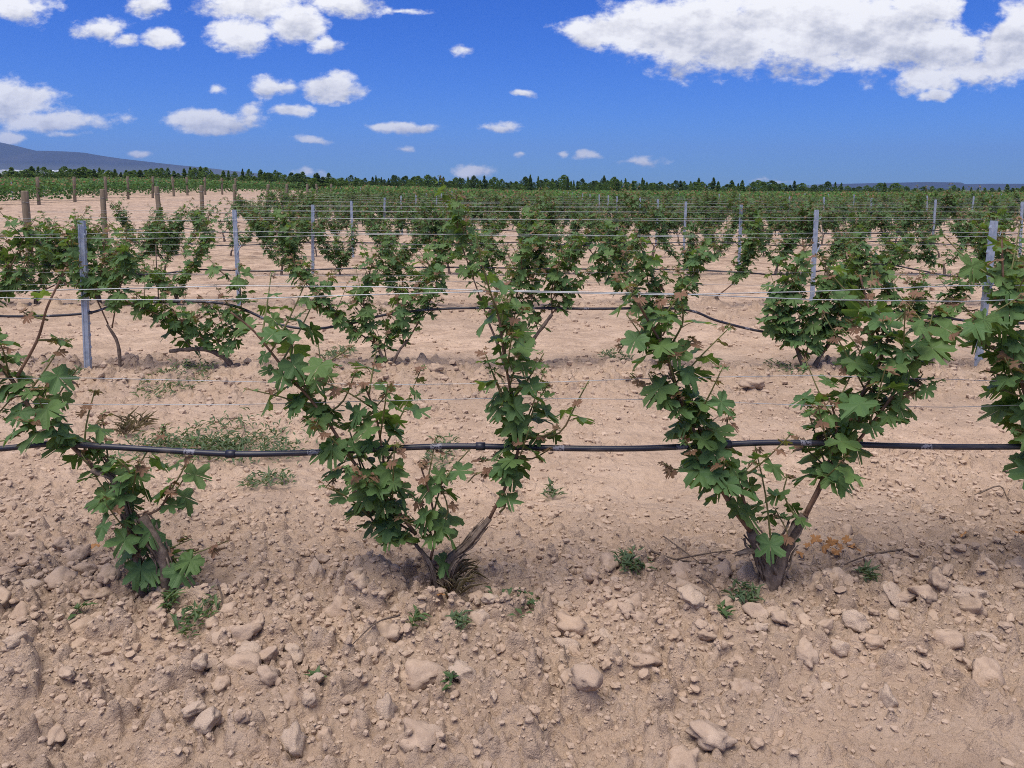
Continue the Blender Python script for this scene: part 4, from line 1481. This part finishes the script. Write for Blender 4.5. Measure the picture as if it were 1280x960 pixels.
# ------------------------------------------------------------------ trees on the skyline
def tree_proto(seed, conic, dark):
    r = np.random.default_rng(seed)
    nl = 760
    hgt = 1.0
    q = r.random((nl, 3))
    a = r.uniform(0, 6.28, nl)
    zc_ = .05 + .95 * q[:, 0] ** (1.2 if conic else 1.0)
    if conic:
        wid = .20 * (1.02 - zc_) ** .75 * (1 + .25 * np.sin(zc_ * 31 + seed)) + .012
    else:
        wid = .36 * np.sin(np.clip((zc_ + .05) / 1.08, 0, 1) * np.pi) ** .8 * (1 + .25 * np.sin(zc_ * 17 + seed + np.round(a * 1.2)))
    # clumps: leaves crowd round limb ends
    a = np.round(a * 1.6 + zc_ * 3) / 1.6 + r.normal(0, .28, nl)
    rr_ = wid * np.sqrt(r.random(nl))
    c0 = np.stack([np.cos(a) * rr_, np.sin(a) * rr_, zc_], -1)
    if conic:
        c0[:24] = np.stack([r.normal(0, .012, 24), r.normal(0, .012, 24), r.uniform(.9, 1.05, 24)], -1)
    n_ = r.normal(0, 1, (nl, 3)) + np.array([0, 0, .15])
    n_ /= np.linalg.norm(n_, axis=1)[:, None]
    e1 = np.cross(n_, r.normal(0, 1, (nl, 3)))
    e1 /= np.linalg.norm(e1, axis=1)[:, None]
    e2 = np.cross(n_, e1)
    s = (.022 + .030 * q[:, 1])[:, None] * (1.0 if conic else 1.2)
    v = np.stack([c0 - e1 * s, c0 - e2 * s * .6, c0 + e1 * s, c0 + e2 * s * .6], 1).reshape(-1, 3)
    me = big_mesh('crown', v, np.arange(len(v)).reshape(-1, 4), [m_tree_dark if dark else m_tree])
    V, F = tube_geo([Vector((0, 0, -.05)), Vector((.005, 0, .2)), Vector((-.004, .004, .5)), Vector((0, 0, .85))], [.028, .022, .014, .004], 6)
    rn = random.Random(seed)
    for k in range(6):
        z = .2 + .09 * k
        aa = rn.uniform(0, 6.28)
        Lb = (.12 if conic else .22) * (1.1 - z)
        v2, f2 = tube_geo([Vector((0, 0, z)), Vector((math.cos(aa) * Lb, math.sin(aa) * Lb, z + Lb * .8))], [.009, .003], 4, 0, len(V))
        V += v2
        F += f2
    return me, mesh('trunk', V, F, m_treebark)


TP = {(c_, d_): [tree_proto(1000 + 10 * i + 3 * c_ + 5 * d_, c_, d_) for i in range(4)] for c_ in (0, 1) for d_ in (0, 1)}


def tree(px, top, Y, wpx, conic, dark, label, group, name='tree'):
    u, v = uv_of(px, top)
    x, zt = u * Y, CAM_H + v * Y
    zb = float(lie(x, Y))
    hgt = max(zt - zb, 1.6)
    r = empty(name, (x, Y, zb), rr.uniform(0, 6.28))
    wid = wpx / FPX * Y
    k = wid / ((.42 if conic else .72))
    r.scale = (k, k, hgt)
    tag(r, label, 'tree', group)
    cm, tm = rr.choice(TP[(conic, dark)])
    add('crown', cm, r)
    add('trunk', tm, r)


TREES = [(105, 209, 24, 0, 0, 'tallest round green tree above the left vine block'), (303, 212, 9, 1, 1, 'narrow dark cypress against the foot of the blue mountain'),
         (372, 217, 26, 0, 1, 'broad dark tree right of the mountain foot'), (335, 216, 24, 0, 1, 'rounded dark tree just right of the narrow cypress'),
         (393, 218, 9, 1, 0, 'slim pointed tree right of the broad dark tree'), (492, 219, 12, 0, 1, 'left one of the two dark rounded trees left of centre'), (507, 220, 14, 0, 1, 'right one of the two dark rounded trees left of centre'),
         (663, 222, 11, 1, 0, 'pointed tree left of the brushy tree near the middle'), (705, 219, 20, 0, 0, 'tall brushy green tree near the middle of the skyline'), (690, 225, 9, 1, 0, 'slim pointed tree beside the tall brushy tree'),
         (755, 220, 10, 1, 0, 'tall thin spire of the clump right of the middle'), (768, 224, 26, 0, 0, 'wide green clump right of the tall thin spire'), (745, 226, 18, 0, 0, 'small green tree left of the tall thin spire'),
         (803, 223, 8, 1, 0, 'lone narrow tree right of the wide green clump'), (965, 226, 26, 0, 1, 'dark compact tree before the gap in the skyline at right'), (915, 226, 16, 1, 0, 'pointed green tree left of the dark compact tree'),
         (928, 226, 12, 1, 0, 'second pointed tree left of the dark compact tree'), (1003, 229, 18, 0, 0, 'low green tree left of the far mesas'), (1120, 229, 22, 0, 0, 'reddish green bush in front of the flat mesa'), (1052, 229, 8, 1, 0, 'slim tree at the left end of the mesa')]
for (px, top, wp, cn, dk, lab) in TREES:
    tree(px, top, 118 if px < 400 else 140, wp, cn, dk, lab, 'single trees on the skyline')
rt = random.Random(4)
px = -30
while px < 430:
    tree(px, np.interp(px, [0, 60, 150, 250, 330, 430], [215, 212, 213, 213, 216, 219]) + rt.choice((-3, -1, 0, 2, 4)) + rt.uniform(-1.5, 1.5), rt.uniform(112, 124), rt.uniform(10, 21), 0 if rt.random() < .5 else 1, 1 if rt.random() < .15 else 0,
         'bushy tree in the close hedge behind the left vine block', 'hedge of trees behind the left vine block')
    px += rt.uniform(4.5, 8)
px = 425
while px < 1310:
    cn = 1 if rt.random() < .42 else 0
    tree(px, np.interp(px, [430, 700, 900, 1000, 1300], [222.5, 225, 227.5, 231, 236.5]) + rt.choice((-3.5, -1, 0, 1.5, 3, 4.5)) + rt.uniform(-1.5, 1.5), rt.uniform(120, 150), rt.uniform(6, 13) if cn else rt.uniform(9, 20), cn, 1 if rt.random() < .35 else 0,
         'small pointed tree in the thin skyline row' if cn else 'small bushy tree in the thin skyline row', 'pointed trees of the thin skyline row' if cn else 'bushy trees of the thin skyline row')
    px += rt.uniform(2.8, 6.2) * (1 if px < 1010 else 1.8)


# ------------------------------------------------------------------ greenhouses at the foot of the mountain
def greenhouse(px0, px1, top, Y, label):
    x0, x1 = uv_of(px0, 215)[0] * Y, uv_of(px1, 215)[0] * Y
    zt = CAM_H + uv_of(px0, top)[1] * Y
    zb = float(lie((x0 + x1) / 2, Y)) - .3
    hgt = max(zt - zb, 4.0)
    nb = max(2, int((x1 - x0) / 9))
    wv, dpt = (x1 - x0) / nb, 40
    r = empty('greenhouse', ((x0 + x1) / 2, Y, zb))
    tag(r, label, 'greenhouse', 'white greenhouses below the mountain')
    V, F = [], []
    for k in range(nb):
        b = len(V)
        xs = -(x1 - x0) / 2 + k * wv
        ring = [(xs, 0), (xs, hgt * .6)] + [(xs + wv / 2 - math.cos(a) * wv / 2, hgt * .6 + math.sin(a) * hgt * .4) for a in np.linspace(.3, 2.84, 6)] + [(xs + wv - .05, hgt * .6), (xs + wv - .05, 0)]
        for yy in (0, dpt):
            V += [(a, yy, c_) for a, c_ in ring]
        m_ = len(ring)
        F += [(b + i, b + i + 1, b + m_ + i + 1, b + m_ + i) for i in range(m_ - 1)]
        F += [tuple(b + i for i in range(m_)), tuple(b + m_ + i for i in reversed(range(m_)))]
    add('film_roof', mesh('film_roof', V, F, m_plastic, False), r)
    V, F = [], []
    for k in range(nb + 1):
        b = len(V)
        xs = -(x1 - x0) / 2 + k * wv
        V += [(xs - .3, -.4, 0), (xs + .3, -.4, 0), (xs + .3, -.1, 0), (xs - .3, -.1, 0), (xs - .3, -.4, hgt * .6), (xs + .3, -.4, hgt * .6), (xs + .3, -.1, hgt * .6), (xs - .3, -.1, hgt * .6)]
        F += [(b, b + 1, b + 5, b + 4), (b + 1, b + 2, b + 6, b + 5), (b + 2, b + 3, b + 7, b + 6), (b + 3, b, b + 4, b + 7), (b + 4, b + 5, b + 6, b + 7)]
    add('frame', mesh('frame', V, F, m_greyfab, False), r)


greenhouse(-20, 18, 212.0, 1500, 'white greenhouse glimpsed at the left edge below the mountain')
greenhouse(22, 98, 212.5, 1500, 'longest white greenhouse strip below the mountain')
greenhouse(112, 132, 215.0, 1500, 'short white greenhouse right of the round tallest tree')


# ------------------------------------------------------------------ mountain and mesas
def ridge(name, prof, Y, depth, seed, label, mesa=False):
    pxs = [a for a, _ in prof]
    nx, ny = 220, 40
    us = np.linspace(uv_of(pxs[0], 215)[0], uv_of(pxs[-1], 215)[0], nx)
    px_of = np.interp(us, [uv_of(a, 215)[0] for a in pxs], pxs)
    vt = np.interp(px_of, pxs, [uv_of(a, b)[1] for a, b in prof])
    ztop = CAM_H + vt * Y
    tt = np.linspace(-1, 1, ny)
    xs = us * Y
    TT, XXr = np.meshgrid(tt, xs, indexing='ij')
    YYr = Y + TT * depth
    gl = lie(XXr, YYr)
    if mesa:
        sh = np.clip((1 - np.abs(TT)) / .42, 0, 1)
        sh = np.where(sh < .6, sh * .9, .54 + np.minimum(1, (sh - .6) / .12) * .46)
    else:
        sh = (1 - np.abs(TT)) ** .9
    gul = 1 - (1 - np.abs(2 * fbm(XXr / 420, YYr / 900, seed, 4) - 1)) * .30 * (4 * sh * (1 - sh))
    Z = np.maximum(gl - 8, gl * (1 - sh) + ztop[None] * sh * gul) - (1 - sh) * 10
    idx_ = np.arange(nx * ny).reshape(ny, nx)
    f_ = np.stack([idx_[:-1, :-1], idx_[:-1, 1:], idx_[1:, 1:], idx_[1:, :-1]], -1).reshape(-1, 4)
    return tag(add(name, big_mesh(name, np.stack([XXr, YYr, Z], -1).reshape(-1, 3), f_, [m_mesa if mesa else m_rock], True)), label, kind='structure')


ridge('mountain', [(-260, 140), (-120, 156), (-40, 166), (0, 176), (22, 181), (45, 187), (75, 187.5), (105, 189), (150, 197), (200, 203), (260, 209), (300, 214), (345, 219), (400, 226), (470, 236)], 5200, 1300, 70,
      'long blue grey mountain sloping down from the left')
ridge('mesa', [(1040, 240), (1064, 232.5), (1072, 229.5), (1110, 228.5), (1150, 229), (1157, 232), (1172, 232.5), (1182, 230.5), (1220, 230.5), (1290, 232), (1400, 235), (1500, 240)], 5200, 700, 71, 'low flat topped mesas on the right horizon', True)
ridge('far_peak', [(960, 241), (1000, 234), (1018, 230.5), (1030, 229.5), (1042, 231.5), (1075, 236), (1100, 241)], 9000, 500, 72, 'faint bluish peak left of the mesas')

# ------------------------------------------------------------------ haze
HAZE = 1.15e-4
m_haze, t = material('thin_haze')
pv = t.n('ShaderNodeVolumePrincipled')
pv.inputs['Color'].default_value = (.34, .54, 1.0, 1)
pv.inputs['Density'].default_value = HAZE
pv.inputs['Anisotropy'].default_value = 0.2
out = t.n('ShaderNodeOutputMaterial')
t.set(out.inputs['Volume'], pv.outputs[0])
X, Y0, Y1h, Z0, Z1 = 17500, -60, 10000, -20, 560
hz = mesh('haze', [(-X, Y0, Z0), (X, Y0, Z0), (X, Y1h, Z0), (-X, Y1h, Z0), (-X, Y0, Z1), (X, Y0, Z1), (X, Y1h, Z1), (-X, Y1h, Z1)],
          [(3, 2, 1, 0), (4, 5, 6, 7), (0, 1, 5, 4), (1, 2, 6, 5), (2, 3, 7, 6), (3, 0, 4, 7)], m_haze, False)
tag(add('haze', hz), 'thin bluish haze over the plain', kind='stuff')
